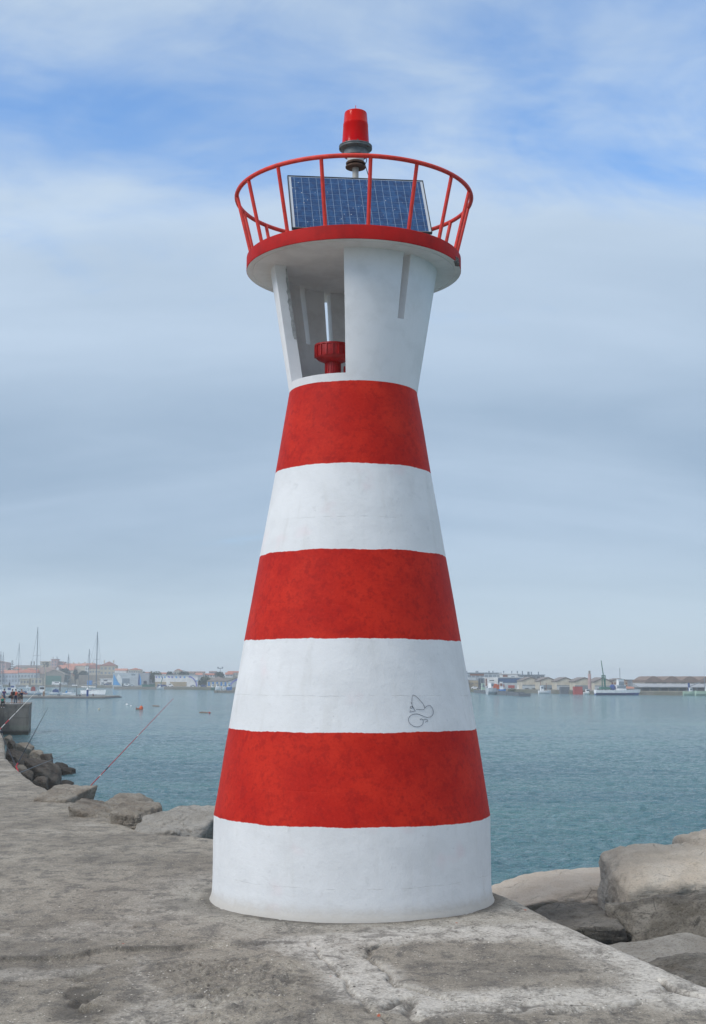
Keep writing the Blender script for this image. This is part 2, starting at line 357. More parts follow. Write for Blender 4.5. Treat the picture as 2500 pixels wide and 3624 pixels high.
    Z += ag*(0.050*np.maximum(0, vn(X*17, Y*12, 51)-0.45)+0.03*np.abs(fbm(X*9, Y*8, 2, 53))+0.018*fbm(X*5, Y*5, 2, 52))
    # front cracks on the right
    for pts, wd in (([P0(880, 2275), P0(905, 2255), P0(930, 2268), P0(925, 2300)], .05), ([P0(930, 2290), P0(1000, 2275), P0(1120, 2285), P0(1260, 2268), P0(1330, 2262)], .03), ([P0(1490, 2212), P0(1530, 2232), P0(1580, 2250), P0(1640, 2262)], .05),
                    ([P0(1230, 2290), P0(1300, 2276), P0(1400, 2262), P0(1470, 2258)], .05)):
        dd = dist_poly(jx, jy, pts); Z -= wd*(1-sst(dd, 0.0, 0.09)); dark = np.maximum(dark, 0.85*(1-sst(dd, 0.01, wd+0.02))*sst(fbm(X*3, Y*3, 2, 61), -0.5, 0.0))
    lowf = sst(-Y, -12.0, -10.9)
    Z -= 0.03*lowf*sst(fbm(X*1.1, Y*2.0, 4, 71), -0.1, 0.35); rgh = np.maximum(rgh, 0.7*lowf)
    # weathering everywhere: fine streaks along the mole, pits
    fw_ = sst(fbm(X*0.5, Y*0.9, 5, 81), 0.15, 0.6); dark = np.maximum(dark, 0.45*fw_); dark = np.maximum(dark, 0.6*sst(fbm(X*1.8+3, Y*2.6, 5, 84, 0.65), 0.30, 0.55)*(Y < 20))
    pale = np.maximum(pale, 0.35*sst(fbm(X*0.7+5, Y*0.8, 5, 82, 0.6), 0.22, 0.55))
    pit = sst(vn(X*9, Y*9, 90), 0.86, 0.97); Z -= 0.010*pit*near; dark = np.maximum(dark, 0.5*pit*(Y < 20))
    # grime in a ring against the tower foot
    rr = np.hypot(X, Y-18.5); dark = np.maximum(dark, 0.45*(1-sst(rr+0.1*fbm(X*2, Y*2, 3, 95), 1.93, 2.10)))
    Z -= 0.02*(1-sst(Rr[:, None]-X, 0, 0.10))
    Z[:, -3] -= 0.02; Z[:, -2] -= 0.09; Z[:, -1] = -5.5
    o = grid_mesh('mole', X, Y, Z, MOLE, {'pale': pale, 'dark': dark, 'rough': rgh}); tag(o, kind='structure')
build_mole()
# ================================================================== SEA
def build_sea():
    s = NT('sea_water')
    # ripples in three sizes; long crests lie across the view
    a = s.noise(1.15, 4, 0.6, (0.62, 1.35, 1), dist=0.4, rot=(0, 0, R(12))); b = s.noise(3.4, 4, 0.62, (0.6, 1.3, 1), (4, 2, 0), 0.5, rot=(0, 0, R(-9))); c = s.noise(0.22, 4, 0.6, (0.7, 1.5, 1), (9, 1, 0), rot=(0, 0, R(20)))
    big = s.noise(0.035, 4, 0.6, (0.5, 1.6, 1))
    col = s.mix(s.rng(big, 0.35, 0.68), (0.080, 0.180, 0.212), (0.110, 0.235, 0.245))
    h = s.math('ADD', s.math('MULTIPLY', a, 0.30), s.math('MULTIPLY', b, 0.20)); h = s.math('ADD', h, s.math('MULTIPLY', c, 0.75))
    s.p.inputs['IOR'].default_value = 1.33; s.p.inputs['Specular IOR Level'].default_value = 0.5
    m_ = s.fin(col, 0.09, s.bump(h, 1.0, 1.5))
    py = np.concatenate([np.linspace(3900, 3330, 40), np.linspace(3328, 2530, 1000), np.linspace(2528, 2420, 110)])
    th = PITCH-np.arctan((py-1812)/FPX); Y = (EYE-SEA)/np.tan(-th)
    u = np.linspace(-0.36, 0.36, 760); Yg = Y[:, None]*np.ones_like(u)[None, :]; X = Yg*u[None, :]
    A = np.exp(-(Yg/190)**2)
    Z = SEA+A*0.5*(0.36*fbm(X*0.55+0.3*Yg, Yg*0.75, 4, 201, 0.62)+0.17*fbm(X*2.2, Yg*3.0, 3, 202))
    o = grid_mesh('sea', X, Yg, Z, m_); tag(o, kind='structure')
    # calmer outer sheets that carry the sea round to the sides and to the far shore, butted against the fine sheet
    d = MB(); Yn, Yf = Y[0], Y[-1]; z = SEA-0.06
    d.add([(-4000, -4000, z), (4000, -4000, z), (4000, 4000, z), (-4000, 4000, z)], [(0, 1, 2, 3)])
    tag(d.build('sea_outer_sheet', m_), kind='structure').name = 'sea'
build_sea()
# ================================================================== ROCKS
def rock_material(name, base, light, dark_, band=0.5, wet=None, bd=0.06):
    s = NT(name)
    n1 = s.noise(1.1, 6, 0.6, dist=0.4); n2 = s.noise(5.5, 7, 0.7); n3 = s.noise(34, 6, 0.75); cr = s.vor(2.3, (1, 0.7, 1.9), 'DISTANCE_TO_EDGE', loc=(1, 2, 3))
    st = s.noise(1.6, 6, 0.7, (0.5, 0.8, 3.5), dist=0.8)
    c = s.mix(s.rng(n1, 0.36, 0.64), base, light)
    c = s.mix(s.math('MULTIPLY', s.rng(n2, 0.5, 0.70), band), c, dark_); st_ = s.rng(s.noise(0.8, 5, 0.6, (0.7, 0.7, 2.6), (3, 3, 3), 0.6), 0.52, 0.66); c = s.mix(s.math('MULTIPLY', st_, band*0.8), c, dark_)
    c = s.mix(s.math('MULTIPLY', s.rng(n3, 0.50, 0.66), 0.75), c, dark_)
    c = s.mix(s.math('MULTIPLY', s.rng(n3, 0.44, 0.32), 0.6), c, light)
    cracks = s.math('MULTIPLY', s.rng(cr.outputs[0], 0.014, 0.003), s.rng(n1, 0.52, 0.60))
    c = s.mix(s.math('MULTIPLY', cracks, 0.7), c, dark_)
    if wet is not None:
        g = s.n.new('ShaderNodeNewGeometry'); sp = s.n.new('ShaderNodeSeparateXYZ'); s.l.new(g.outputs['Position'], sp.inputs[0])
        wz = s.rng(s.math('ADD', sp.outputs[2], s.math('MULTIPLY', n1, 0.7)), SEA+0.4+wet, SEA+1.0+wet, 1.0, 0.0)      # weed and damp stone above the tide line
        c = s.mix(s.math('MULTIPLY', wz, 0.85), c, (0.035, 0.030, 0.024))
    h = s.math('ADD', s.math('MULTIPLY', n2, 2.0), s.math('ADD', s.math('MULTIPLY', n3, 0.8), s.math('MULTIPLY', st, 2.0)))
    h = s.math('SUBTRACT', h, s.math('MULTIPLY', cracks, 1.0))
    return s.fin(c, 0.93, s.bump(h, 1.0, bd))
RK = {'greypale': rock_material('weathered_limestone', (0.36, 0.33, 0.285), (0.48, 0.45, 0.40), (0.17, 0.15, 0.12), 0.65, bd=0.05),
      'pale': rock_material('pale_limestone', (0.60, 0.52, 0.42), (0.70, 0.63, 0.53), (0.34, 0.295, 0.235), 0.45, bd=0.035),
      'slab': rock_material('buff_limestone', (0.58, 0.49, 0.40), (0.64, 0.56, 0.47), (0.40, 0.33, 0.25), 0.3, bd=0.03),
      'grey': rock_material('grey_rough_rock', (0.155, 0.138, 0.115), (0.29, 0.265, 0.225), (0.06, 0.053, 0.045), 0.7),
      'grey2': rock_material('crusted_brown_rock', (0.155, 0.135, 0.105), (0.36, 0.33, 0.28), (0.045, 0.040, 0.033), 0.85),
      'brown': rock_material('brown_grey_rock', (0.275, 0.230, 0.180), (0.42, 0.375, 0.31), (0.12, 0.098, 0.075), 0.7),
      'wet': rock_material('dark_tidal_rock', (0.105, 0.085, 0.068), (0.19, 0.165, 0.135), (0.04, 0.034, 0.028), 0.6, wet=0.3)}
def rock(center, dims, seed, mk, label, sub=5, jit=.22, rz=0.0, tilt=(0, 0), cuts=9, amp=0.06, box=0.9, planes=None, group=None, name='boulder'):
    rnd = random.Random(seed); bm = bmesh.new(); bmesh.ops.create_icosphere(bm, subdivisions=sub, radius=1.0)
    pl = []
    for ax in ((1, 0, 0), (-1, 0, 0), (0, 1, 0), (0, -1, 0), (0, 0, 1), (0, 0, -1)):
        n_ = Vector(ax)+Vector((rnd.uniform(-jit, jit), rnd.uniform(-jit, jit), rnd.uniform(-jit, jit))); pl.append((n_.normalized(), rnd.uniform(box*0.9, box*1.05)))
    for _ in range(cuts):
        n_ = Vector((rnd.gauss(0, 1), rnd.gauss(0, 1), rnd.gauss(0, 1))).normalized(); pl.append((n_, rnd.uniform(0.92, 1.2)))
    for n_, d in (planes or []): pl.append((Vector(n_).normalized(), d))
    off = Vector((rnd.uniform(0, 50), rnd.uniform(0, 50), rnd.uniform(0, 50)))
    dv = Vector(dims)*0.5; mx = max(dims)
    for v in bm.verts:
        d = v.co.normalized(); s_ = 0.0
        for n_, h in pl:
            c = d.dot(n_)
            if c > 0.02: s_ += (c/h)**22
        r = s_**(-1/22.0)
        p = d*r; q = Vector((p.x*dv.x, p.y*dv.y, p.z*dv.z))
        wq = q*1.1/ (0.35+0.3*mx)+off
        k = mnoise.fractal(wq*1.2, 0.9, 2.1, 6)*amp*mx
        rid = 1-abs(mnoise.noise(wq*2.3))*2; k -= max(0, rid-0.72)*amp*mx*0.8
        k += 0.016*mnoise.fractal(q*6+off, 0.7, 2.1, 5)-0.022*max(0, (1-abs(mnoise.noise(q*3.3+off))*3.2))*min(1, mx/2)
        v.co = q+d*k
    M = Matrix.Rotation(rz, 4, 'Z')@Matrix.Rotation(tilt[0], 4, 'X')@Matrix.Rotation(tilt[1], 4, 'Y'); bmesh.ops.transform(bm, matrix=M, verts=bm.verts)
    me = bpy.data.meshes.new(name); bm.to_mesh(me); bm.free(); me.materials.append(RK[mk]); me.polygons.foreach_set('use_smooth', [True]*len(me.polygons))
    try: me.set_sharp_from_angle(angle=R(48))
    except Exception: pass
    o = bpy.data.objects.new(name, me); COL.objects.link(o); o.location = center
    return tag(o, label, 'rock', group)
def rpx(px0, px1, py0, py1, Y, depth, seed, mk, label, **kw):      # a rock seen between two columns and rows at distance Y, sized until its outline spans them
    dn = kw.pop('down', 0.3); a = atY(px0, py0, Y); b = atY(px1, py0, Y); t = a.z; bt = atY(px0, py1, Y).z
    W, H = b.x-a.x, (t-bt)*(1+dn)
    o = rock(((a.x+b.x)/2, Y, t-H/2), (W, depth, H), seed, mk, label, **kw); me = o.data; n_ = len(me.vertices); co = np.empty(n_*3, np.float32); me.vertices.foreach_get('co', co); co = co.reshape(-1, 3).astype(float)
    loc = np.array(o.location); A = np.array([rtv, upv, fw])
    for _ in range(8):
        q = (co+loc-np.array([0, 0, EYE]))@A.T; u = 1250+FPX*q[:, 0]/q[:, 2]; v = 1812-FPX*q[:, 1]/q[:, 2]
        sx = (px1-px0)/(u.max()-u.min()); sz = ((py1-py0)*(1+dn))/(v.max()-v.min()); co *= np.array([sx, 1, sz**0.8])
        loc[0] += ((px0+px1)/2-(u.max()+u.min())/2)/FPX*Y; loc[2] -= (py0-v.min())/FPX*Y
    me.vertices.foreach_set('co', co.reshape(-1).astype(np.float32)); me.update(); o.location = loc; return o
GR = 'boulders armouring the mole'
# right of the lighthouse
rpx(2114, 2760, 2968, 3290, 19.6, 2.2, 4, 'pale', 'huge pale limestone boulder, tallest rock at the right edge', sub=6, tilt=(R(4), R(-3)), amp=0.03, cuts=1, jit=.05, box=.95, down=.1, planes=[((-.16, -.1, .97), .86), ((-.62, -.1, .78), 1.02), ((.0, -.45, .9), .93), ((.1, -.75, .65), 1.12), ((-.3, -.7, -.6), 1.0)], group=GR)
rpx(2375, 2720, 2925, 3120, 20.6, 1.7, 44, 'pale', 'rounded pale boulder top behind the huge pale boulder', sub=5, amp=0.04, group=GR)
rpx(1725, 2230, 3065, 3215, 21.6, 2.3, 7, 'slab', 'smooth buff stone slab between lighthouse and huge pale boulder', sub=6, tilt=(R(4), R(-6)), amp=0.018, cuts=4, down=.6, planes=[((-.5, 0, .85), .80)], group=GR)
rpx(1800, 2220, 3192, 3330, 18.6, 2.2, 12, 'grey', 'dark rough grey rock in the gap beside the mole edge', sub=6, tilt=(R(3), R(1)), amp=0.05, down=.8, group=GR)
rpx(2140, 2800, 3150, 3400, 17.4, 1.6, 15, 'grey2', 'brown grey crusted rock under the huge pale boulder', sub=6, tilt=(R(6), R(-5)), amp=0.045, down=.4, planes=[((-.55, -.5, .75), .62), ((0, -.75, .65), .8)], group=GR)
rpx(2110, 2660, 3300, 3480, 16.1, 1.5, 19, 'greypale', 'low cracked pale rock along the mole edge at right', sub=6, tilt=(R(5), R(8)), amp=0.03, down=.7, planes=[((-.5, 0, .85), .8)], group=GR)
rpx(2240, 2760, 3370, 3600, 14.9, 1.4, 23, 'grey2', 'dark rock in the bottom right corner beside the mole', sub=5, tilt=(R(4), R(6)), amp=0.04, down=.4, planes=[((-.5, 0, .85), .7)], group=GR)
rpx(2640, 3100, 3150, 3420, 16.6, 2.2, 27, 'brown', 'brown grey boulder beyond the right frame edge', sub=4, group=GR)
# left of the lighthouse
rpx(474, 810, 2848, 2990, 26.9, 2.4, 31, 'greypale', 'pale cracked boulder just left of the lighthouse foot', sub=6, tilt=(R(8), R(8)), amp=0.045, cuts=7, planes=[((-.6, -.1, .7), .72)], group=GR)
rpx(385, 580, 2826, 2960, 28.5, 1.8, 36, 'brown', 'brown grey wedge rock with a dark notch beside the mole', sub=6, tilt=(R(12), R(10)), amp=0.05, cuts=6, group=GR)
rpx(230, 500, 2824, 2950, 30.0, 2.2, 39, 'brown', 'flat brown rock stepping down along the mole edge', sub=6, tilt=(R(14), R(14)), amp=0.04, cuts=5, down=.5, group=GR)
rpx(335, 545, 2806, 2850, 33.0, 2.0, 71, 'brown', 'low brown ridge rock behind the notched wedge rock', sub=5, tilt=(R(4), R(12)), amp=0.035, cuts=5, down=1.2, group=GR)
rpx(100, 346, 2774, 2860, 33.6, 2.6, 42, 'brown', 'blocky grey rock carrying the foot of the red rod', sub=6, tilt=(R(6), R(4)), amp=0.035, cuts=4, down=.6, group=GR)
Z6 = [(20, 95, 400, 450, 110, 'brown', 'small brown rock at the foot of the concrete pier'), (48, 112, 438, 495, 95, 'wet', 'rounded dark rock below the pier wall near the fishing tripod'),
      (103, 245, 453, 535, 92, 'brown', 'light brown rock with rusty end below the pier'), (28, 205, 498, 610, 72, 'wet', 'broad dark rock crossed by the black fishing rod'),
      (204, 314, 503, 565, 86, 'brown', 'tan squared rock sticking out above the waterline'), (283, 380, 530, 622, 82, 'wet', 'dark upright block rock closest to the two rocks in the water'),
      (148, 295, 560, 665, 76, 'wet', 'dark brown rock in the middle of the tidal pile'), (170, 440, 560, 750, 68, 'wet', 'largest dark wet boulder sloping down into the water'),
      (125, 240, 640, 750, 52, 'wet', 'dark rock tight against the curved mole edge'), (352, 484, 592, 652, 100, 'wet', 'flat black rock alone in the water, the farther of two'),
      (392, 538, 628, 690, 94, 'wet', 'pointed dark rock alone in the water, the nearer of two'), (345, 535, 716, 768, 84, 'wet', 'low wet rock at the waterline behind the blocky grey rock'),
      (225, 345, 690, 762, 60, 'wet', 'small dark rock below the largest wet boulder'), (30, 150, 585, 680, 60, 'wet', 'dark rock under the rod rests'),
      (95, 200, 610, 700, 57, 'brown', 'grey brown rock beside the rod rests')]
for i, (a, b, c, d, Y, mk, lb) in enumerate(Z6):
    iso = 'alone in the water' in lb
    rpx(a/1.995, b/1.995, 2400+c/1.995, 2400+d/1.995, Y, (b-a)/1.995/FPX*Y*(1.0 if not iso else 0.8), 100+i, mk, lb, sub=5, amp=0.06, cuts=7, down=0.5, group=GR, tilt=(R(5), R((i*37 % 20)-10)), planes=[((.45, -.2, .87), .55 if i in (7, 3, 11) else .8)])
# rubble core that fills the gaps between the big stones, down to the sea bed
def rubble():
    ys = np.concatenate([np.linspace(8, 40, 330), np.linspace(40.3, 165, 300)]); u = np.linspace(0, 1, 90)
    wd = np.interp(ys, [8, 30, 70, 95, 118], [5.6, 5.6, 5.4, 3.2, 0.8])[:, None]; X = edge_x(ys)[:, None]-0.1+u[None, :]*wd; Y = np.repeat(ys[:, None], 90, 1)+u[None, :]*0.8
    Z = -1.0-0.022*np.maximum(ys[:, None]-35, 0)-u[None, :]**1.1*3.4+0.34*fbm(X*0.9, Y*0.9, 5, 301, 0.55)+0.10*np.abs(fbm(X*3, Y*3, 3, 302))
    Z = np.minimum(Z, -0.28)
    o = grid_mesh('rubble_bank', X, Y, Z, RK['grey']); tag(o, kind='structure')
rubble()
# ================================================================== LIGHTHOUSE
TY = 18.5
BZ = [(1.108, 1.877), (2.256, 1.698), (3.436, 1.499), (4.602, 1.299), (5.768, 1.099), (6.934, 0.907)]
def paint_tower():
    s = NT('banded_tower_paint')
    sp = s.n.new('ShaderNodeSeparateXYZ'); s.l.new(s.tc.outputs['Object'], sp.inputs[0]); z = sp.outputs[2]
    wob = s.math('ADD', s.math('MULTIPLY_ADD', s.noise(2.2, 3, 0.5), 0.05, -0.025), s.math('MULTIPLY_ADD', s.noise(16, 4, 0.6), 0.022, -0.011))
    zw = s.math('ADD', z, wob)
    red = 0.0
    terms = []
    for a, b in ((1.108, 2.256), (3.436, 4.602), (5.768, 6.934)):
        terms.append(s.math('MULTIPLY', s.rng(zw, a-0.004, a+0.004), s.rng(zw, b-0.004, b+0.004, 1.0, 0.0)))
    red = s.math('ADD', s.math('ADD', terms[0], terms[1]), terms[2])
    n1 = s.noise(1.4, 7, 0.62, (1, 1, 1.3)); n2 = s.noise(9, 6, 0.7); n3 = s.noise(60, 5, 0.7); strk = s.noise(5, 5, 0.6, (1, 1, 0.12)); n5 = s.noise(26, 5, 0.75)
    rc = s.mix(s.rng(n1, 0.36, 0.66), (0.49, 0.014, 0.007), (0.60, 0.026, 0.011))
    rc = s.mix(s.math('MULTIPLY', s.rng(n2, 0.48, 0.64), 0.55), rc, (0.33, 0.008, 0.007))
    rc = s.mix(s.math('MULTIPLY', s.rng(n3, 0.62, 0.75), 0.30), rc, (0.60, 0.05, 0.035))
    rc = s.mix(s.math('MULTIPLY', s.rng(n5, 0.52, 0.66), 0.35), rc, (0.28, 0.008, 0.008)); rc = s.mix(s.math('MULTIPLY', s.rng(n5, 0.46, 0.34), 0.30), rc, (0.66, 0.05, 0.025))
    chips = s.math('MULTIPLY', s.rng(s.noise(22, 4, 0.7, loc=(5, 5, 5)), 0.735, 0.76), 0.7)
    rc = s.mix(chips, rc, (0.55, 0.32, 0.27))
    wc = s.mix(s.rng(n1, 0.35, 0.65), (0.735, 0.745, 0.745), (0.80, 0.81, 0.81))
    wc = s.mix(s.math('MULTIPLY', s.rng(strk, 0.52, 0.72), 0.22), wc, (0.55, 0.54, 0.50))
    wc = s.mix(s.math('MULTIPLY', s.rng(n2, 0.58, 0.70), 0.35), wc, (0.58, 0.585, 0.58))
    pink = s.math('MULTIPLY', s.rng(s.noise(1.3, 3, 0.5, loc=(2, 7, 1)), 0.60, 0.72), 0.22); wc = s.mix(pink, wc, (0.80, 0.52, 0.54))
    low = s.math('MULTIPLY', s.rng(s.math('ADD', z, s.math('MULTIPLY', n2, 0.14)), 0.08, 0.30, 1.0, 0.0), 0.75); wc = s.mix(low, wc, (0.50, 0.455, 0.39))
    v = s.vor(7, rnd=1.0); wc = s.mix(s.math('MULTIPLY', s.rng(v.outputs['Distance'], 0.045, 0.02), s.rng(n1, 0.50, 0.56)), wc, (0.30, 0.27, 0.24))
    # hairline level cracks in the render
    zl = s.math('ABSOLUTE', s.math('SUBTRACT', s.math('FRACT', s.math('ADD', s.math('MULTIPLY', zw, 0.857), 0.18)), 0.5))
    hl = s.math('MULTIPLY', s.rng(zl, 0.004, 0.001), s.rng(strk, 0.46, 0.56)); wc = s.mix(s.math('MULTIPLY', hl, 0.18), wc, (0.42, 0.41, 0.39))
    c = s.mix(red, wc, rc)
    h = s.math('ADD', s.math('MULTIPLY', n2, 1.3), s.math('ADD', s.math('MULTIPLY', n3, 0.30), s.math('MULTIPLY', n1, 2.0)))
    h = s.math('SUBTRACT', h, s.math('MULTIPLY', hl, 0.5))
    return s.fin(c, s.mix(red, (0.78, 0.78, 0.78), (0.62, 0.62, 0.62)), s.bump(h, 0.6, 0.009))
def wall_paint(name, c, c2, bump=0.4):
    s = NT(name); n1 = s.noise(2.5, 7, 0.65, (1, 1, 1)); n2 = s.noise(26, 5, 0.7); st = s.noise(7, 5, 0.6, (1, 1, 0.1))
    k = s.mix(s.rng(n1, 0.42, 0.66), c, c2); k = s.mix(s.math('MULTIPLY', s.rng(st, 0.52, 0.7), 0.35), k, c2); k = s.mix(s.math('MULTIPLY', s.rng(n2, 0.62, 0.74), 0.35), k, tuple(v*0.75 for v in c2))
    return s.fin(k, 0.7, s.bump(s.math('ADD', n1, s.math('MULTIPLY', n2, 0.4)), bump, 0.014))
TP = paint_tower(); TP.node_tree.nodes['Principled BSDF'].inputs['Specular IOR Level'].default_value = 0.15
WP = wall_paint('white_render', (0.87, 0.87, 0.865), (0.80, 0.80, 0.79)); IWP = wall_paint('weathered_white_render', (0.85, 0.85, 0.84), (0.75, 0.745, 0.73))
RP = wall_paint('deck_red_paint', (0.46, 0.010, 0.008), (0.33, 0.008, 0.007), 0.6); RP.node_tree.nodes['Principled BSDF'].inputs['Specular IOR Level'].default_value = 0.2
RAIL = mat('rail_red_paint', (0.72, 0.035, 0.018), 0.5, 0.18, 9, 0.15, 60, spec=0.5)
lh = thing('lighthouse', 'tapering round harbour lighthouse painted in red and white bands', 'lighthouse', (0, TY, 0))
pr = [(1.925, -0.06), (1.918, 0.0), (1.902, 0.035), (1.888, 0.09), (1.880, 0.2)]
for i in range(1, 9): pr.append((1.880-0.003*i/8, 0.2+i*0.9/8))
for (z0, r0), (z1, r1) in zip(BZ[:-1], BZ[1:]):
    for i in range(12): t = i/12; pr.append((r0+(r1-r0)*t, z0+(z1-z0)*t))
pr += [(0.907, 6.934)]
N = 256
def shaft():
    A = np.linspace(0, 2*np.pi, N+1)[None, :]; r = np.array([p[0] for p in pr])[:, None]; z = np.array([p[1] for p in pr])[:, None]
    rr = r+0.006*fbm(np.cos(A)*2.2+z*0.6+9, np.sin(A)*2.2+z*1.4+9, 4, 401); rr[:, -1] = rr[:, 0]
    zz = np.repeat(z, N+1, 1)
    o = grid_mesh('tower_shaft', rr*np.sin(A), -rr*np.cos(A), zz, TP); o.parent = lh
    f = MB(); f.lathe([(0.001, 6.99), (0.74, 6.99)], 64, close=False); f.build('lamp_room_floor', IWP, lh)
shaft()
def lamp_room():
    zs, zt = 6.934, 8.71; r0, r1 = 0.907, 1.195; sill = 7.035; zslot = 7.81; th = 0.17
    hw = 3.1      # half a slot in degrees
    slots = [38, 88, 137, 203, 229]; brk = [-180]
    openA, openB = -69, -6.5
    az = [openA, openB]
    for c in slots:
        c = (c+180) % 360-180; az += [c-hw, c+hw]
    az += list(np.arange(-180, 180, 2.0)); az = sorted(set(round(a, 3) for a in az))
    az2 = []
    for a in az:
        if not az2 or a-az2[-1] > 0.25: az2.append(a)
        elif a in (openA, openB) or any(abs((a-((c+180) % 360-180)))-hw < 0.001 for c in slots): az2[-1] = a
    az = az2+[az2[0]+360]
    zr = sorted(set([zs, sill, zslot, zt]+list(np.linspace(7.2, zt, 11).round(3))))
    def solid(a, z):
        if openA < a < openB: return z < sill
        if z > zslot:
            for c in slots:
                c = (c+180) % 360-180
                if abs((a-c+180) % 360-180) < hw: return False
        return True
    def pt(a, z, inner):
        t = (z-zs)/(zt-zs); r = r0+(r1-r0)*t-(th if inner else 0); r += 0.003*mnoise.noise(Vector((math.sin(R(a))*3, math.cos(R(a))*3, z*2)))
        return (r*math.sin(R(a)), -r*math.cos(R(a)), z)
    mb = MB(); nA = len(az)-1
    S_ = [[solid((az[i]+az[i+1])/2, (zr[j]+zr[j+1])/2) for j in range(len(zr)-1)] for i in range(nA)]
    inn = MB()
    for i in range(nA):
        a, b = az[i], az[i+1]
        for j in range(len(zr)-1):
            if not S_[i][j]: continue
            z0, z1 = zr[j], zr[j+1]
            mb.k = 0; mb.add([pt(a, z0, 0), pt(b, z0, 0), pt(b, z1, 0), pt(a, z1, 0)], [(0, 1, 2, 3)])
            mb.k = 1; mb.add([pt(a, z0, 1), pt(b, z0, 1), pt(b, z1, 1), pt(a, z1, 1)], [(3, 2, 1, 0)]); mb.k = 0
            if not S_[i-1][j]: mb.add([pt(a, z0, 0), pt(a, z1, 0), pt(a, z1, 1), pt(a, z0, 1)], [(0, 1, 2, 3)])
            if not S_[(i+1) % nA][j]: mb.add([pt(b, z0, 0), pt(b, z1, 0), pt(b, z1, 1), pt(b, z0, 1)], [(3, 2, 1, 0)])
            if j+1 < len(zr)-1 and not S_[i][j+1]: mb.add([pt(a, z1, 0), pt(b, z1, 0), pt(b, z1, 1), pt(a, z1, 1)], [(0, 1, 2, 3)])
    o = mb.build('lamp_room_wall', [WP, IWP], lh)
    # broken plaster on the jamb of the left pillar
    rn = random.Random(3)
    a = openA; mb = MB()
    def jp(t, q): # t height, q across the jamb, slightly proud
        z = 6.934+t*(8.71-6.934); r = r0+(r1-r0)*t; p = Vector((r*math.sin(R(a)), -r*math.cos(R(a)), z))*1.0; pi = Vector(((r-th)*math.sin(R(a)), -(r-th)*math.cos(R(a)), z))
        nrm = Vector((math.cos(R(a)), math.sin(R(a)), 0)); return p.lerp(pi, q)+nrm*0.006
    L_ = []; R_ = []
    for i in range(22):
        t = 0.97-i*0.027; L_.append(jp(t, 0.98-0.28*math.sin(min(1, i/9)*1.6)*rn.uniform(.5, 1)-0.05+0.0)); R_.append(jp(t, 1.0))
    vs = L_+R_; n_ = len(L_); mb.add(vs, [(i, i+1, n_+i+1, n_+i) for i in range(n_-1)])
    mb.build('broken_plaster', mat('bare_mortar', (0.42, 0.42, 0.41), 0.95, 0.25, 12, 0.8, 30), lh)
lamp_room()
# gallery deck: white soffit with drip groove, red rim
d = MB(); d.k = 1
d.lathe([(0.0015, 8.700), (1.440, 8.698)], 160, close=False); d.lathe([(1.440, 8.698), (1.443, 8.707), (1.457, 8.707), (1.460, 8.698)], 160, close=False); d.lathe([(1.460, 8.698), (1.531, 8.700)], 160, close=False)
d.k = 0; d.lathe([(1.531, 8.700), (1.537, 8.706), (1.537, 8.885), (1.528, 8.898)], 160, close=False)
d.k = 2; d.lathe([(1.528, 8.898), (0.0015, 8.905)], 160, close=False)
dk = d.build('gallery_deck', [RP, wall_paint('soffit_render', (0.86, 0.86, 0.845), (0.76, 0.755, 0.74), .3), mat('deck_cement', (0.33, 0.32, 0.30), 0.9, 0.2)], lh, smooth=True)
c = MB(); rn = random.Random(8)
for i in range(26):
    a = R(70+rn.uniform(-2.6, 2.6)); rr = 1.525; zz = 8.725+rn.uniform(-0.03, 0.035); k = rn.uniform(.010, .026)
    M = Matrix.Translation((rr*math.sin(a), -rr*math.cos(a), zz))@Matrix.Rotation(rn.uniform(0, 3), 4, 'X')@Matrix.Rotation(rn.uniform(0, 3), 4, 'Z'); c.box(-k, k, -k, k, -k, k, M)
c.build('spalled_rim_patch', mat('exposed_concrete', (0.20, 0.19, 0.18), 0.95, 0.6, 40, 0.8, 60), lh)
# railing
RZ, RR = 9.783, 1.692
t = MB(); t.tube([(RR*math.sin(2*math.pi*i/96), -RR*math.cos(2*math.pi*i/96), RZ) for i in range(97)], 0.031, 10, cap=False); t.build('handrail', RAIL, lh, smooth=True)
for k in range(16):
    a = R(7.5+22.5*k); t = MB(); q = lambda r, z: (r*math.sin(a), -r*math.cos(a), z)
    t.tube([q(1.468, 8.895), q(RR-0.008, RZ-0.015)], 0.027, 10); t.build('railing_post', RAIL, lh, smooth=True)
    f = MB(); f.lathe([(.045, 0), (.045, .010), (.03, .014)], 14, (1.468*math.sin(a), -1.468*math.cos(a), 8.899)); f.build('post_foot', RAIL, lh, smooth=True)
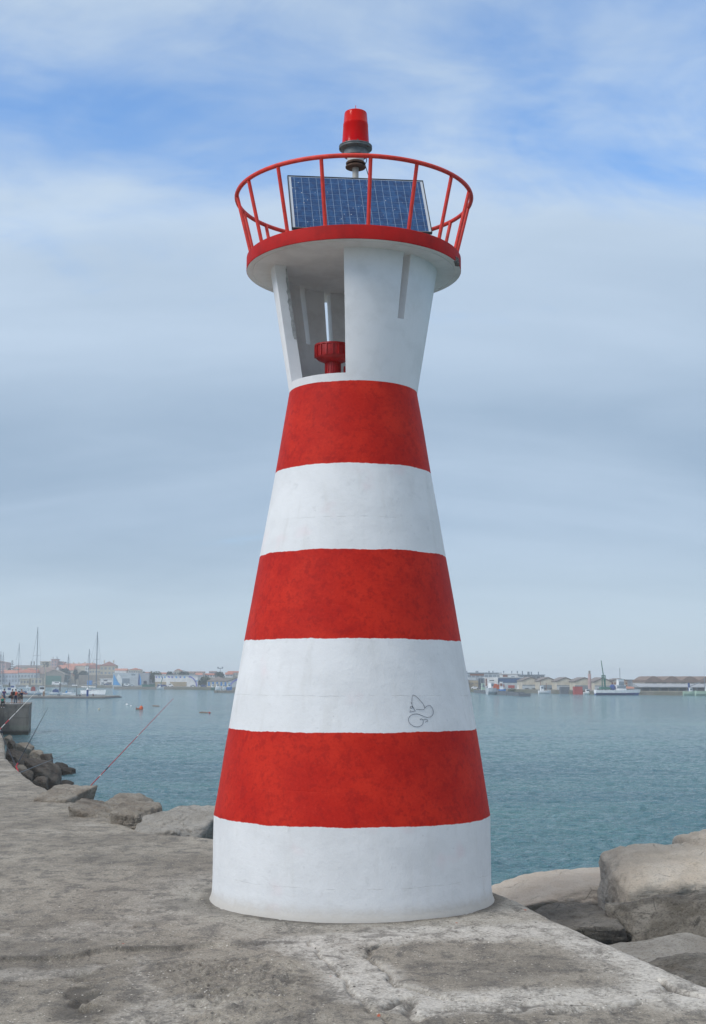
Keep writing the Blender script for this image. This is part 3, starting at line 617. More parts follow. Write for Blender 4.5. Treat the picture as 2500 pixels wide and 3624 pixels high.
# drawing scribbled on the fourth white band
def scribble():
    ink = mat('marker_ink', (0.05, 0.06, 0.09), 0.6)
    curves = [[(620, 850), (590, 790), (550, 720), (520, 640), (520, 560), (520, 480), (530, 410), (545, 355), (580, 350), (640, 385), (720, 455), (800, 545), (865, 620), (905, 700), (925, 760)],
              [(490, 575), (515, 630)], [(465, 760), (475, 705), (535, 705), (540, 745), (510, 768), (465, 760)], [(485, 825), (445, 890), (630, 850)],
              [(655, 800), (720, 798), (800, 805), (860, 815), (905, 795), (930, 755), (990, 700), (1060, 675), (1110, 695), (1160, 760), (1190, 850), (1190, 940), (1150, 1005), (1090, 1040), (1000, 1052), (920, 1035), (840, 1000), (760, 965), (680, 945), (600, 945), (530, 965),
               (460, 1010), (420, 1065), (408, 1130), (425, 1200), (480, 1270), (560, 1325), (650, 1350), (740, 1345), (820, 1305), (865, 1250), (875, 1180), (865, 1135), (840, 1105), (810, 1098), (780, 1120), (775, 1140)],
              [(865, 1135), (920, 1110), (980, 1112), (1020, 1140), (1010, 1165), (960, 1180), (948, 1215)]]
    mb = MB()
    z0, r0_ = BZ[1]; z1, r1_ = BZ[2]
    for cv in curves:
        pts = []
        for (x, y) in cv:
            r = ray(1400+x/8.867, 2420+y/8.867); t0, t1 = 14.0, TY
            for _ in range(40):
                tm = (t0+t1)/2; p = Vector((0, 0, EYE))+r*(tm/r.y); rad = r0_+(r1_-r0_)*(p.z-z0)/(z1-z0)
                if math.hypot(p.x, p.y-TY) > rad+0.003: t0 = tm
                else: t1 = tm
            pts.append(p-Vector((0, TY, 0)))
        mb.tube(pts, 0.0022, 6)
    mb.build('scribble_drawing', ink, lh)
scribble()
# --------------------------------------------------------------- fog signal
fs = thing('fog_signal', 'round red fog signal with ribbed column inside the lamp room', 'fog signal', (-0.29, 18.35, 6.99))
FR = mat('signal_red_paint', (0.36, 0.012, 0.012), 0.45, 0.25, 12, 0.3, 50)
mb = MB(); mb.lathe([(0.02, .02), (.175, .02), (.175, .045), (.108, .06), (.100, .37)], 36, close=True); mb.build('column', FR, fs, True)
mb = MB()
for k in range(20):
    a = 2*math.pi*k/20; M = Matrix.Rotation(a, 4, 'Z'); mb.box(-.006, .006, -.114, -.098, .07, .36, M)
mb.build('ribs', FR, fs)
mb = MB(); mb.lathe([(.10, .355), (.215, .405), (.245, .432), (.250, .445), (.250, .585), (.262, .59), (.262, .612), (.02, .625)], 48); mb.build('drum', FR, fs, True)
mb = MB()
for k in range(18):
    a = 2*math.pi*k/18; M = Matrix.Rotation(a, 4, 'Z'); mb.box(-.008, .008, -.266, -.246, .44, .592, M)
mb.build('drum_fins', FR, fs)
mb = MB(); mb.tube([(.09, -.08, .10), (.16, -.05, .10), (.17, -.05, .30)], .02, 8); mb.build('side_pipe', FR, fs, True)
# --------------------------------------------------------------- solar panel
def solar():
    s = NT('solar_cells'); sp = s.n.new('ShaderNodeSeparateXYZ'); s.l.new(s.tc.outputs['Object'], sp.inputs[0])
    def lines(v, n_, w_, total):
        q = s.math('FRACT', s.math('ADD', s.math('MULTIPLY', v, n_/total), 100.5)) ; q = s.math('ABSOLUTE', s.math('SUBTRACT', q, 0.5)); return s.rng(q, 0.5-w_, 0.5-w_*0.6)
    W, H = 1.92, 1.08
    c = s.mix(s.rng(s.noise(9, 5, 0.7, dist=1.0), 0.35, 0.65), (0.006, 0.040, 0.130), (0.016, 0.085, 0.225))
    vert = lines(sp.outputs[0], 18, 0.030, W); hor = lines(sp.outputs[2], 9, 0.035, H); bus = lines(sp.outputs[2], 27, 0.05, H)
    c = s.mix(s.math('MULTIPLY', bus, 0.22), c, (0.16, 0.24, 0.36)); c = s.mix(s.math('MULTIPLY', hor, 0.35), c, (0.22, 0.30, 0.40)); c = s.mix(s.math('MULTIPLY', vert, 0.6), c, (0.38, 0.50, 0.60))
    dr = s.math('MULTIPLY', s.rng(s.noise(14, 5, 0.7, (1, 1, 0.18), loc=(3, 1, 1)), 0.62, 0.70), s.rng(s.noise(30, 4, 0.7), 0.46, 0.60))
    msk = s.math('MULTIPLY', s.rng(s.math('ABSOLUTE', s.math('ADD', sp.outputs[0], 0.12)), 0.75, 0.3), dr)
    sp2 = s.vor(16, (1, 1, 1)); dots = s.math('MULTIPLY', s.rng(sp2.outputs['Distance'], 0.14, 0.10), s.rng(s.noise(3, 3), 0.50, 0.58))
    c = s.mix(s.math('MAXIMUM', s.math('MULTIPLY', msk, 0.8), s.math('MULTIPLY', dots, 0.9)), c, (0.60, 0.60, 0.55))
    s.p.inputs['Specular IOR Level'].default_value = 0.25; cm = s.fin(c, 0.35)
    yaw, tilt, rl = 0.1342, 0.5197, 0.0229
    X = Vector((math.cos(yaw), math.sin(yaw), 0)); n_ = Vector((-math.sin(yaw), math.cos(yaw), 0)); U = Vector((0, 0, 1))*math.cos(tilt)+n_*math.sin(tilt)
    X2 = X*math.cos(rl)+U*math.sin(rl); U2 = U*math.cos(rl)-X*math.sin(rl); Nn = X2.cross(U2)      # faces toward the camera side
    root = thing('solar_panel', 'tilted blue solar panel behind the red gallery railing', 'solar panel', (0.0743, 18.35, 9.688))
    root.matrix_world = Matrix((X2, -Nn, U2)).transposed().to_4x4() if False else Matrix((X2, U2.cross(X2), U2)).transposed().to_4x4(); root.location = (0.0743, 18.35, 9.688)
    al = mat('anodised_frame', (0.05, 0.055, 0.065), 0.4, metal=0.6); al2 = mat('panel_border', (0.55, 0.60, 0.65), 0.4)
    w2, h2 = 1.002, 0.566
    mb = MB(); mb.box(-w2+.05, w2-.05, -0.004, 0.0, -h2+.03, h2-.03); mb.build('cells', cm, root)
    mb = MB(); mb.box(-w2+.012, w2-.012, 0.0005, 0.012, -h2+.012, h2-.012); mb.build('backing_sheet', al2, root)
    mb = MB(); t_ = 0.012
    mb.box(-w2, w2, -.010, .035, h2-t_, h2); mb.box(-w2, w2, -.010, .035, -h2, -h2+t_); mb.box(-w2, -w2+t_, -.010, .035, -h2+t_, h2-t_); mb.box(w2-t_, w2, -.010, .035, -h2+t_, h2-t_); mb.build('frame', al, root)
    for x in (-.7, .7):
        mb = MB(); mb.box(x-.02, x+.02, .036, .066, -h2, h2-.1); mb.build('support_rail', al, root)
    lx = MB(); p0 = Vector((0, 0, 0))
    for x in (-.7, .7):
        mb = MB(); mb.tube([(x, .07, .30), (x, .36, -.62)], .018, 8); mb.build('strut', al, root)
solar()
# --------------------------------------------------------------- beacon lantern on its pole
bx, by = 0.022, 18.93
bl = thing('beacon_lantern', 'red lens beacon lantern on a grey flange at the very top', 'beacon', (bx, by, 8.857))
def LZ(z): return z-8.9
s = NT('red_lens'); s.p.inputs['Transmission Weight'].default_value = 0.1; s.p.inputs['Specular IOR Level'].default_value = 0.12
s.p.inputs['Subsurface Weight'].default_value = 0.0; s.p.inputs['Subsurface Radius'].default_value = (0.2, 0.01, 0.01)
LENS = s.fin(s.mix(s.noise(9, 4, 0.5, (1, 1, .3)), (0.52, 0.0, 0.0), (0.82, 0.004, 0.001)), 0.15)
GREYP = mat('flange_grey', (0.15, 0.165, 0.165), 0.45, 0.2, 12, 0.2, 40); RUST = mat('rusty_plate', (0.10, 0.055, 0.035), 0.7, 0.5, 18, 0.4, 40); POLE = mat('pole_cream', (0.46, 0.44, 0.39), 0.6, 0.2, 14, 0.2, 40)
mb = MB(); mb.lathe([(.205, LZ(10.835)), (.203, LZ(10.86)), (.187, LZ(11.135)), (.189, LZ(11.14)), (.189, LZ(11.148)), (.185, LZ(11.152)), (.185, LZ(11.160)), (.187, LZ(11.165)), (.187, LZ(11.172)), (.183, LZ(11.178)), (.170, LZ(11.335)), (.164, LZ(11.352)), (.15, LZ(11.362)), (.002, LZ(11.368))], 56); mb.build('lens', LENS, bl, True)
mb = MB(); mb.lathe([(.055, LZ(10.86)), (.05, LZ(11.02)), (.085, LZ(11.06)), (.085, LZ(11.12)), (.03, LZ(11.14))], 24); mb.build('lamp_core', mat('core_reflector', (0.8, 0.6, 0.5), 0.3, metal=0.5), bl, True)
mb = MB(); mb.tube([(0, 0, LZ(11.36)), (0, 0, LZ(11.475))], .006, 6); mb.build('bird_spike', RAIL, bl)
mb = MB(); mb.lathe([(.10, LZ(10.66)), (.172, LZ(10.675)), (.176, LZ(10.765)), (.238, LZ(10.785)), (.247, LZ(10.79)), (.247, LZ(10.803)), (.238, LZ(10.806)), (.238, LZ(10.816)), (.247, LZ(10.819)), (.247, LZ(10.832)), (.21, LZ(10.838)), (.10, LZ(10.838))], 56); fl = mb.build('flange', GREYP, bl, True)
for k in range(8):
    a = R(8+45*k); mb = MB(); mb.tube([(.226*math.sin(a), -.226*math.cos(a), LZ(10.775)), (.226*math.sin(a), -.226*math.cos(a), LZ(10.858))], .011, 6); mb.build('bolt', RUST, fl)
mb = MB(); mb.lathe([(.05, LZ(10.585)), (.125, LZ(10.59)), (.125, LZ(10.665)), (.05, LZ(10.668))], 40); mb.build('socket', mat('socket_white', (0.55, 0.56, 0.55), .5, .15), bl, True)
mb = MB(); mb.lathe([(.03, LZ(10.552)), (.141, LZ(10.553)), (.144, LZ(10.575)), (.120, LZ(10.584))], 40); mb.build('upper_plate', RUST, bl, True)
mb = MB(); mb.lathe([(.03, LZ(10.500)), (.149, LZ(10.501)), (.150, LZ(10.518)), (.110, LZ(10.545)), (.03, LZ(10.546))], 40); mb.build('lower_plate', RUST, bl, True)
mb = MB(); mb.tube([(0, 0, 0.003), (0, 0, LZ(10.50))], .046, 20); mb.build('pole', POLE, bl, True)
mb = MB(); mb.tube([(.16, -.02, LZ(10.66)), (.165, -.02, LZ(10.60)), (.14, -.01, LZ(10.55)), (.20, 0, LZ(10.36)), (.10, .02, LZ(9.9)), (.05, .02, LZ(9.5))], .007, 6); mb.build('cable', mat('black_cable', (0.02, 0.02, 0.025), .5), bl)
# ================================================================== FAR SHORE
SHK = [(-2500, 1250), (200, 1175), (420, 1060), (500, 965), (620, 930), (834, 880), (1250, 830), (1700, 775), (2100, 665), (2400, 632), (5500, 600)]
QZ = SEA+1.9
def shoreY(px): return float(np.interp(px, [a for a, b in SHK], [b for a, b in SHK]))
def hill(px): return float(np.interp(px, [-2500, 300, 420, 470, 900, 1300, 1700, 6000], [11, 9.5, 8.0, 6.0, 5.0, 2.5, 1.0, 1.0]))
def landz(px, Y):
    t = max(0.0, min(1.0, (Y-shoreY(px)-105)/110)); t = t*t*(3-2*t); return QZ+(hill(px)-QZ)*t
def build_land():
    pxs = np.linspace(-2500, 5200, 260); ts = np.concatenate([[0, 0, 0.0], np.linspace(1, 300, 60), np.linspace(330, 1500, 12)])
    X = np.zeros((len(ts), len(pxs))); Y = X.copy(); Z = X.copy()
    for j, p in enumerate(pxs):
        s0 = shoreY(p); u = (p-1250)/FPX
        for i, t in enumerate(ts):
            y = s0+t; Y[i, j] = y; X[i, j] = u*y; Z[i, j] = landz(p, y)
        Z[0, j] = SEA-2; Z[1, j] = QZ-0.25; Y[1, j] = s0+0.02; Y[2, j] = s0+0.3; Z[2, j] = QZ
    Z[3:] += 0.25*fbm(X[3:]*0.05, Y[3:]*0.05, 3, 601)*np.clip((Z[3:]-QZ), 0, 1)
    s = NT('shore_ground'); n1 = s.noise(0.05, 5, 0.6); n2 = s.noise(0.6, 5, 0.7)
    c = s.mix(s.rng(n1, 0.4, 0.6), (0.20, 0.18, 0.15), (0.13, 0.13, 0.085)); c = s.mix(s.math('MULTIPLY', s.rng(n2, 0.45, 0.7), 0.6), c, (0.09, 0.08, 0.07))
    tag(grid_mesh('shore_land', X, Y, Z, s.fin(c, 0.95), smooth=False), kind='structure')
build_land()
C_ = dict(cream=(0.55, 0.50, 0.40), white=(0.78, 0.78, 0.76), pink=(0.52, 0.36, 0.34), ltblue=(0.42, 0.48, 0.55), grey=(0.36, 0.38, 0.40), ltgrey=(0.50, 0.54, 0.56), tan=(0.42, 0.34, 0.22), yell=(0.50, 0.45, 0.33),
          brown=(0.20, 0.14, 0.11), roof=(0.42, 0.14, 0.08), roofp=(0.50, 0.22, 0.15), roofd=(0.24, 0.11, 0.085), roofb=(0.24, 0.17, 0.14), roofg=(0.20, 0.17, 0.155), dark=(0.05, 0.055, 0.065), glass=(0.045, 0.06, 0.085), bluegl=(0.045, 0.10, 0.22),
          blue=(0.05, 0.22, 0.55), sblue=(0.08, 0.36, 0.70), nblue=(0.03, 0.07, 0.25), violet=(0.22, 0.22, 0.55), green=(0.05, 0.16, 0.12), red=(0.40, 0.06, 0.05), orange=(0.75, 0.14, 0.04), steel=(0.30, 0.33, 0.36), dgrey=(0.13, 0.14, 0.155), stone=(0.26, 0.23, 0.19), boat=(0.86, 0.86, 0.85), wood=(0.25, 0.15, 0.09), pgreen=(0.42, 0.55, 0.42), rust=(0.24, 0.10, 0.06), slate=(0.22, 0.26, 0.30))
def K(n_): return mat('paint_'+n_, C_[n_], 0.8 if n_ not in ('glass', 'bluegl') else 0.35, 0.14, 0.35)
def frame_at(x0, x1, Y):      # local frame facing the camera for something seen between two columns
    a = atY(x0, 2410, Y); b = atY(x1, 2410, Y); c = (a+b)/2; return c.x, b.x-a.x
def ZP(px, py, Y): return atY(px, py, Y).z
def bld(name, label, x0, x1, yt, yb, Y, dep, wall, roof=None, win=None, cat='house', group=None, door=None, yaw=0.0, chim=0):
    cx, W = frame_at(x0, x1, Y); xm = (x0+x1)/2
    zt = ZP(xm, yt, Y); zb = min(ZP(xm, yb, Y), landz(xm, Y)+0.2); zg = zb-2.5
    o = thing(name, label, cat, (cx, Y, zb), yaw, group); H = zt-zb
    mb = MB()
    if roof and roof[0] == 'gable_front':      # gable turned to the water
        pk = ZP(xm, roof[1], Y)-zb; mb.prism([(-W/2, -2.5), (W/2, -2.5), (W/2, H), (0, pk), (-W/2, H)], 0, dep)
    else: mb.box(-W/2, W/2, 0, dep, -2.5, H)
    mb.build('wall', K(wall), o)
    if roof:
        k = roof[0]; pk = ZP(xm, roof[1], Y+dep*0.4)-zb if roof[1] else 0; rm = K(roof[2]); e = 0.45; r = MB()
        if k == 'hip':
            i = min(W, dep)*0.5; r.add([(-W/2-e, -e, H), (W/2+e, -e, H), (W/2+e, dep+e, H), (-W/2-e, dep+e, H), (-W/2+i, dep/2, pk), (W/2-i, dep/2, pk)], [(0, 1, 5, 4), (1, 2, 5), (2, 3, 4, 5), (3, 0, 4), (3, 2, 1, 0)])
        elif k == 'gable':
            r.add([(-W/2-e, -e, H), (W/2+e, -e, H), (W/2+e, dep+e, H), (-W/2-e, dep+e, H), (-W/2-e, dep/2, pk), (W/2+e, dep/2, pk)], [(0, 1, 5, 4), (1, 2, 5), (2, 3, 4, 5), (3, 0, 4), (3, 2, 1, 0)])
        elif k == 'gable_front':
            pk = ZP(xm, roof[1], Y)-zb; t = 0.35; r.add([(-W/2-e, -e, H-.1), (0, -e, pk+.05), (W/2+e, -e, H-.1), (-W/2-e, dep+e, H-.1), (0, dep+e, pk+.05), (W/2+e, dep+e, H-.1), (-W/2-e, -e, H+t), (0, -e, pk+t+.1), (W/2+e, -e, H+t), (-W/2-e, dep+e, H+t), (0, dep+e, pk+t+.1), (W/2+e, dep+e, H+t)],
                                                       [(0, 1, 7, 6), (1, 2, 8, 7), (6, 7, 10, 9), (7, 8, 11, 10), (3, 4, 1, 0), (4, 5, 2, 1), (3, 9, 10, 4), (4, 10, 11, 5), (0, 6, 9, 3), (2, 5, 11, 8)])
        elif k == 'flat':
            r.box(-W/2-e, W/2+e, -e, dep+e, H+0.003, H+0.5)
        ro = r.build('roof', rm, o)
        for q in range(chim):
            cb = MB(); xx = -W*0.3+q*W*0.6/max(1, chim-1) if chim > 1 else W*0.2; zz = (pk if k != 'flat' else H); cb.box(xx-.5, xx+.5, dep*.4, dep*.5, zz-1.5, zz+1.2); cb.build('chimney', K('cream'), ro)
    for wn in (win or []):
        nx, ny, fw_, fh, mt, za, zc = wn      # columns, rows, width and height in metres, material, span of the rows as shares of the wall
        for i in range(nx):
            for j in range(ny):
                wx = -W/2+W*(i+0.5)/nx; wz = H*(za+(zc-za)*(j+0.5)/ny); q = MB(); q.box(wx-fw_/2, wx+fw_/2, -0.09, 0.12, wz-fh/2, wz+fh/2); q.build('window' if mt != 'blue' else 'door', K(mt), o)
    for dd in (door or []):
        a, b, h0, h1, mt, nm = dd; q = MB(); q.box(-W/2+W*a, -W/2+W*b, -0.13, 0.10, H*h0, H*h1); q.build(nm, K(mt), o)
    return o
def LEAF(): return [mat('foliage_%d' % i, c, 0.9, 0.35, 0.8) for i, c in enumerate([(0.030, 0.060, 0.028), (0.018, 0.038, 0.024), (0.060, 0.085, 0.038)])]
LF = LEAF(); BARK = mat('bark', (0.10, 0.075, 0.055), 0.95, 0.3, 3)
def tree(label, x0, x1, yt, yb, Y, k=0, seed=0, group='trees among the harbour houses', cat='tree', trunk=0.06):
    cx, W = frame_at(x0, x1, Y); xm = (x0+x1)/2; zt = ZP(xm, yt, Y); zb = min(ZP(xm, yb, Y), landz(xm, Y)+0.5); H = zt-zb
    o = thing('tree', label, cat, (cx, Y, zb), 0, group); rn = random.Random(seed+int(x0)); t = MB()
    t.tube([(0, 0, -2), (rn.uniform(-.2, .2), 0, H*0.3), (0, 0, H*0.7)], [H*.035, H*.028, H*.012], 6)
    for _ in range(4):
        a = rn.uniform(0, 6.28); t.tube([(0, 0, H*.25), (math.cos(a)*W*.25, math.sin(a)*W*.25, H*.6)], [H*.018, H*.008], 5)
    t.build('trunk', BARK, o)
    c = MB(); lobes = [(Vector((rn.uniform(-.34, .34)*W, rn.uniform(-.30, .30)*W, H*rn.uniform(trunk+.18, .80))), rn.uniform(.20, .30)) for _ in range(11)]
    lobes.append((Vector((0, 0, H*.72)), .3))
    for _ in range(1500):
        cc, r = rn.choice(lobes); d = Vector((rn.gauss(0, 1), rn.gauss(0, 1), rn.gauss(0, 1))).normalized()*rn.uniform(.75, 1.05)
        p = cc+Vector((d.x*r*W, d.y*r*W, d.z*r*min(W, H)*.95)); s_ = rn.uniform(.03, .065)*max(W, H)*.8
        p.z = min(max(p.z, H*trunk), H); u = Vector((rn.gauss(0, 1), rn.gauss(0, 1), rn.gauss(0, 1))).normalized(); v = u.orthogonal().normalized()
        c.add([p-u*s_, p+v*s_, p+u*s_, p-v*s_*0.8], [(0, 1, 2, 3)])
    me = bpy.data.meshes.new('crown'); me.from_pydata(c.v, [], c.f); me.materials.append(LF[k]); oo = bpy.data.objects.new('crown', me); COL.objects.link(oo); oo.parent = o
    return o
def bar(name, label, px, yt, yb, Y, r, mk, cat, parts=None, group=None, lean=0.0):
    zt = ZP(px, yt, Y); zb = ZP(px, yb, Y); cx = atY(px, (yt+yb)/2, Y).x; mb = MB(); mb.tube([(0, 0, -1.0), (lean, 0, zt-zb)], [r, r*0.8], 8)
    o = mb.build(name, K(mk), None, True, (cx, Y, zb)); return tag(o, label, cat, group)
G_H = 'houses behind the marina'; G_W = 'warehouses along the quay'
# ---- far left hill
bld('house', 'big brownish pink building at the far left edge behind masts', -40, 20, 2345, 2400, 1330, 20, 'pink', ('hip', 2338, 'roofb'), [(4, 3, 1.6, 1.8, 'slate', .1, .9)], group=G_H)
bld('warehouse', 'long low building with grey brown roof under the two chimneys', 46, 143, 2363, 2390, 1340, 30, 'yell', ('gable', 2354, 'roofg'), [(9, 1, 2.0, 1.6, 'slate', .3, .8)], cat='building', group=G_H)
for px, w_ in ((111, 'left'), (121.5, 'right')): bar('factory_chimney', 'thin dark chimney, %s one of the pair left of the tallest mast' % w_, px, 2340, 2358, 1350, .55, 'dgrey', 'chimney', group='pair of factory chimneys')
bld('apartment_block', 'cream flat roofed apartment block, left wing below the pink tower', 141, 183, 2342, 2395, 1330, 18, 'yell', ('flat', 0, 'cream'), [(4, 3, 1.8, 1.6, 'grey', .35, .95)], cat='building', group=G_H)
b = bld('apartment_tower', 'pinkish stair tower with roof aerials above the cream block', 180, 200, 2334, 2395, 1326, 12, 'pink', ('flat', 0, 'pink'), [(2, 4, 1.2, 1.6, 'slate', .4, .95)], cat='building', group=G_H)
for x in (-2.2, 1.2, 2.2): q = MB(); zt = ZP(190, 2334, 1326)-b.location.z; q.tube([(x, 5, zt), (x, 5, zt+3.0)], .22, 6); q.build('aerial', K('slate'), b)
bld('apartment_block', 'low pinkish block stepping down right of the stair tower', 200, 222, 2342, 2395, 1332, 16, 'pink', ('hip', 2340, 'roofb'), [(3, 3, 1.2, 1.5, 'grey', .4, .95)], cat='building', group=G_H)
bld('house', 'small pale house with cream walls below the grey brown roof', 42, 72, 2367, 2385, 1300, 10, 'cream', ('hip', 2361, 'roofp'), [(4, 1, 1.4, 1.5, 'slate', .4, .8)], group=G_H)
bld('house', 'little cream house between long low building and row of red roofs', 96, 124, 2368, 2385, 1300, 10, 'white', ('gable', 2364, 'roofp'), [(4, 1, 1.4, 1.4, 'slate', .4, .8)], group=G_H)
# front row of the left town
bld('row_house', 'pale blue row house with red roof at the left end of the row', 8, 62, 2383, 2416, 1245, 12, 'ltblue', ('gable', 2371, 'roofp'), [(5, 2, 1.7, 2.0, 'slate', .15, .9)], group=G_H, chim=2)
bld('row_house', 'pale row house with brightest red roof and balconies', 62, 130, 2381, 2416, 1240, 13, 'ltgrey', ('gable', 2369, 'roof'), [(6, 2, 1.9, 2.4, 'slate', .15, .9)], group=G_H, chim=2)
bld('row_house', 'narrow grey house half hidden behind the far left masts', -30, 8, 2384, 2416, 1243, 12, 'grey', ('gable', 2374, 'roofd'), [(3, 2, 1.6, 1.8, 'dark', .15, .9)], group=G_H)
bld('harbour_hut', 'small beige hut with dark window left of the taller hut', 72, 104, 2404, 2426, 1200, 8, 'yell', ('flat', 0, 'tan'), [(3, 1, 1.8, 2.2, 'dgrey', .35, .8)], cat='hut', group='harbour huts')
bld('harbour_hut', 'beige flat roofed hut standing right of the smaller hut', 110, 149, 2401, 2426, 1198, 9, 'yell', ('flat', 0, 'cream'), [(3, 1, 1.8, 2.4, 'dgrey', .35, .8)], cat='hut', group='harbour huts')
bld('old_barn', 'large barn with broad dull brown roof below the pink tower', 132, 206, 2384, 2410, 1260, 22, 'stone', ('gable', 2361, 'roofb'), [(3, 1, 2.2, 2.4, 'dgrey', .3, .8)], cat='barn', group=G_H)
bld('boat_shed', 'gabled boat shed with wide dark green opening behind the marina', 152, 228, 2388, 2424, 1215, 18, 'stone', ('gable_front', 2371, 'stone'), door=[(.14, .86, 0.0, .90, 'green', 'shed_opening')], cat='shed', group=G_H)
bld('house', 'white gabled house end beside the round green tree', 196, 210, 2370, 2390, 1250, 10, 'white', ('gable_front', 2358, 'roofd'), group=G_H)
bld('house', 'house with plain red roof behind the round green tree', 205, 258, 2372, 2392, 1290, 14, 'cream', ('gable', 2354, 'roofp'), [(5, 1, 1.4, 1.6, 'grey', .3, .8)], group=G_H)
bld('terrace', 'long cream terrace with red roofs on the ridge, left half', 222, 286, 2357, 2392, 1330, 16, 'cream', ('gable', 2348, 'roofp'), [(8, 2, 1.3, 1.6, 'grey', .3, .9)], cat='building', group=G_H, chim=3)
bld('terrace', 'tall blank pale gable wall on the ridge beside dark trees', 262, 300, 2356, 2394, 1300, 16, 'cream', ('gable', 2350, 'roofp'), cat='building', group=G_H)
bld('terrace', 'cream terrace with red roofs on the ridge, right half near the ketch mast', 286, 330, 2356, 2392, 1326, 16, 'yell', ('gable', 2347, 'roofp'), [(6, 2, 1.3, 1.6, 'grey', .3, .9)], cat='building', group=G_H, chim=2)
bld('house', 'white narrow house just left of the tall ketch mast', 300, 318, 2358, 2392, 1285, 12, 'white', ('flat', 0, 'cream'), [(2, 3, 1.2, 1.5, 'grey', .2, .9)], group=G_H)
bld('house', 'cream two storey wing with low red roof beside the hipped villa', 315, 356, 2366, 2390, 1262, 12, 'cream', ('gable', 2352, 'roofd'), [(4, 2, 1.7, 1.6, 'slate', .1, .9)], group=G_H)
bld('villa', 'large villa with dark red pyramid roof above the quay', 353, 408, 2356, 2390, 1256, 14, 'yell', ('hip', 2341, 'roofd'), [(4, 2, 1.8, 2.0, 'slate', .15, .95)], cat='villa', group=G_H, chim=2)
bld('retaining_wall', 'grey brown retaining wall under the hipped villa', 279, 402, 2389, 2412, 1240, 3, 'stone', None, cat='wall')
bld('boat_shop', 'flat white quayside shed with dark sign board', 355, 401, 2403, 2426, 1185, 10, 'white', ('flat', 0, 'white'), door=[(.28, .55, .68, .86, 'dark', 'sign_board'), (.10, .30, 0, .5, 'slate', 'door'), (.5, .9, 0, .5, 'dgrey', 'door')], cat='shed')
bld('container', 'bright blue container on the quay behind the ketch', 309, 325, 2408, 2417, 1200, 4, 'blue', None, cat='container')
bld('canvas_shelter', 'orange brown canvas shelter right of the round green tree', 243, 259, 2392, 2412, 1222, 6, 'tan', ('gable_front', 2384, 'rust'), cat='shelter')
# trees left
tree('large round green tree behind the marina sailboat', 206, 256, 2360, 2400, 1236, 1, 3); tree('dark upright tree right of the large round tree', 257, 278, 2362, 2398, 1250, 1, 5); tree('low dark tree clump above the retaining wall', 277, 314, 2371, 2394, 1248, 1, 6)
tree('dark green tree at the foot of the layered pine', 18, 44, 2356, 2384, 1290, 1, 9); tree('small tree right of the layered pine by the pale house', 66, 84, 2360, 2378, 1310, 1, 10); tree('bush of green between row houses and old barn', 120, 144, 2364, 2388, 1275, 0, 11)
tree('dark shrub mass beside the boat shed opening', 224, 246, 2386, 2414, 1218, 0, 12)
def pine(label, px, yt, yb, Y, W):
    cx = atY(px, 2380, Y).x; zt = ZP(px, yt, Y); zb = min(ZP(px, yb, Y), landz(px, Y)); H = zt-zb
    o = thing('pine_tree', label, 'tree', (cx, Y, zb)); t = MB(); t.tube([(0, 0, -2), (0, 0, H)], [.35, .08], 6); t.build('trunk', BARK, o)
    c = MB(); rn = random.Random(4)
    for L in range(8):
        z = H*(.42+.58*L/8); rad = W*(1-L/9)
        for k in range(10):
            a = k*.628+L*.3; 
            for q in range(7):
                p = Vector((math.cos(a)*rad*(q+1)/7, math.sin(a)*rad*(q+1)/7, z+.10*q)); s_ = .45; u = Vector((rn.gauss(0, 1), rn.gauss(0, 1), .3*rn.gauss(0, 1))).normalized()*s_; v = Vector((-u.y, u.x, .15)); c.add([p-u, p+v, p+u, p-v], [(0, 1, 2, 3)])
    c.build('crown', LF[1], o)
pine('layered pine standing on the skyline left of the chimneys', 43, 2335, 2378, 1290, 3.6)
def palm(label, px, yt, yb, Y):
    cx = atY(px, 2380, Y).x; zt = ZP(px, yt, Y); zb = min(ZP(px, yb, Y), landz(px, Y)); H = zt-zb; o = thing('bare_crowned_tree', label, 'tree', (cx, Y, zb)); t = MB(); t.tube([(0, 0, -2), (0, 0, H*.8)], [.4, .25], 6); rn = random.Random(7)
    for k in range(12): a = k*.52; t.tube([(0, 0, H*.66), (math.cos(a)*1.8, math.sin(a)*1.8, H*.78), (math.cos(a)*3.0, math.sin(a)*3, H*(.80+.18*rn.random()))], [.15, .1, .05], 4)
    t.build('trunk', BARK, o); c = MB()
    for k in range(150):
        a = rn.uniform(0, 6.28); r_ = rn.uniform(.8, 3.3); p = Vector((math.cos(a)*r_, math.sin(a)*r_, H*rn.uniform(.74, 1.0))); u = Vector((rn.gauss(0, 1), rn.gauss(0, 1), rn.gauss(0, 1))).normalized()*.38; v = u.orthogonal()*1; c.add([p-u, p+v, p+u, p-v], [(0, 1, 2, 3)])
    c.build('crown', LF[1], o)
palm('open crowned tree in front of the cream apartment block', 162, 2343, 2385, 1300)
# ---- middle
def sail_mural(o, poly, mk, nm, W, H, proud=0.16):
    q = MB(); q.prism([(-W/2+W*x, H*z) for x, z in poly], -proud, -proud+0.05); q.build(nm, K(mk), o)
o = bld('sail_warehouse', 'light grey warehouse painted with a giant blue sail', 400, 490, 2380.5, 2429, 1010, 30, 'ltgrey', None, door=[(.37, .655, 0, .58, 'slate', 'roller_door'), (.38, .645, 0, .17, 'dark', 'door_gap'), (.72, .88, .80, .90, 'slate', 'faded_sign')], cat='warehouse', group=G_W)
cx, W = frame_at(400, 490, 1010); H = ZP(445, 2380.5, 1010)-o.location.z
sail_mural(o, [(0.01, .10), (.31, .10), (.20, .32), (.12, .60), (.03, .92)], 'sblue', 'blue_sail_mural', W, H); sail_mural(o, [(.20, .90), (.30, .75), (.36, .50), (.36, .06), (.33, .06), (.21, .35), (.14, .62)], 'white', 'white_sail_mural', W, H)
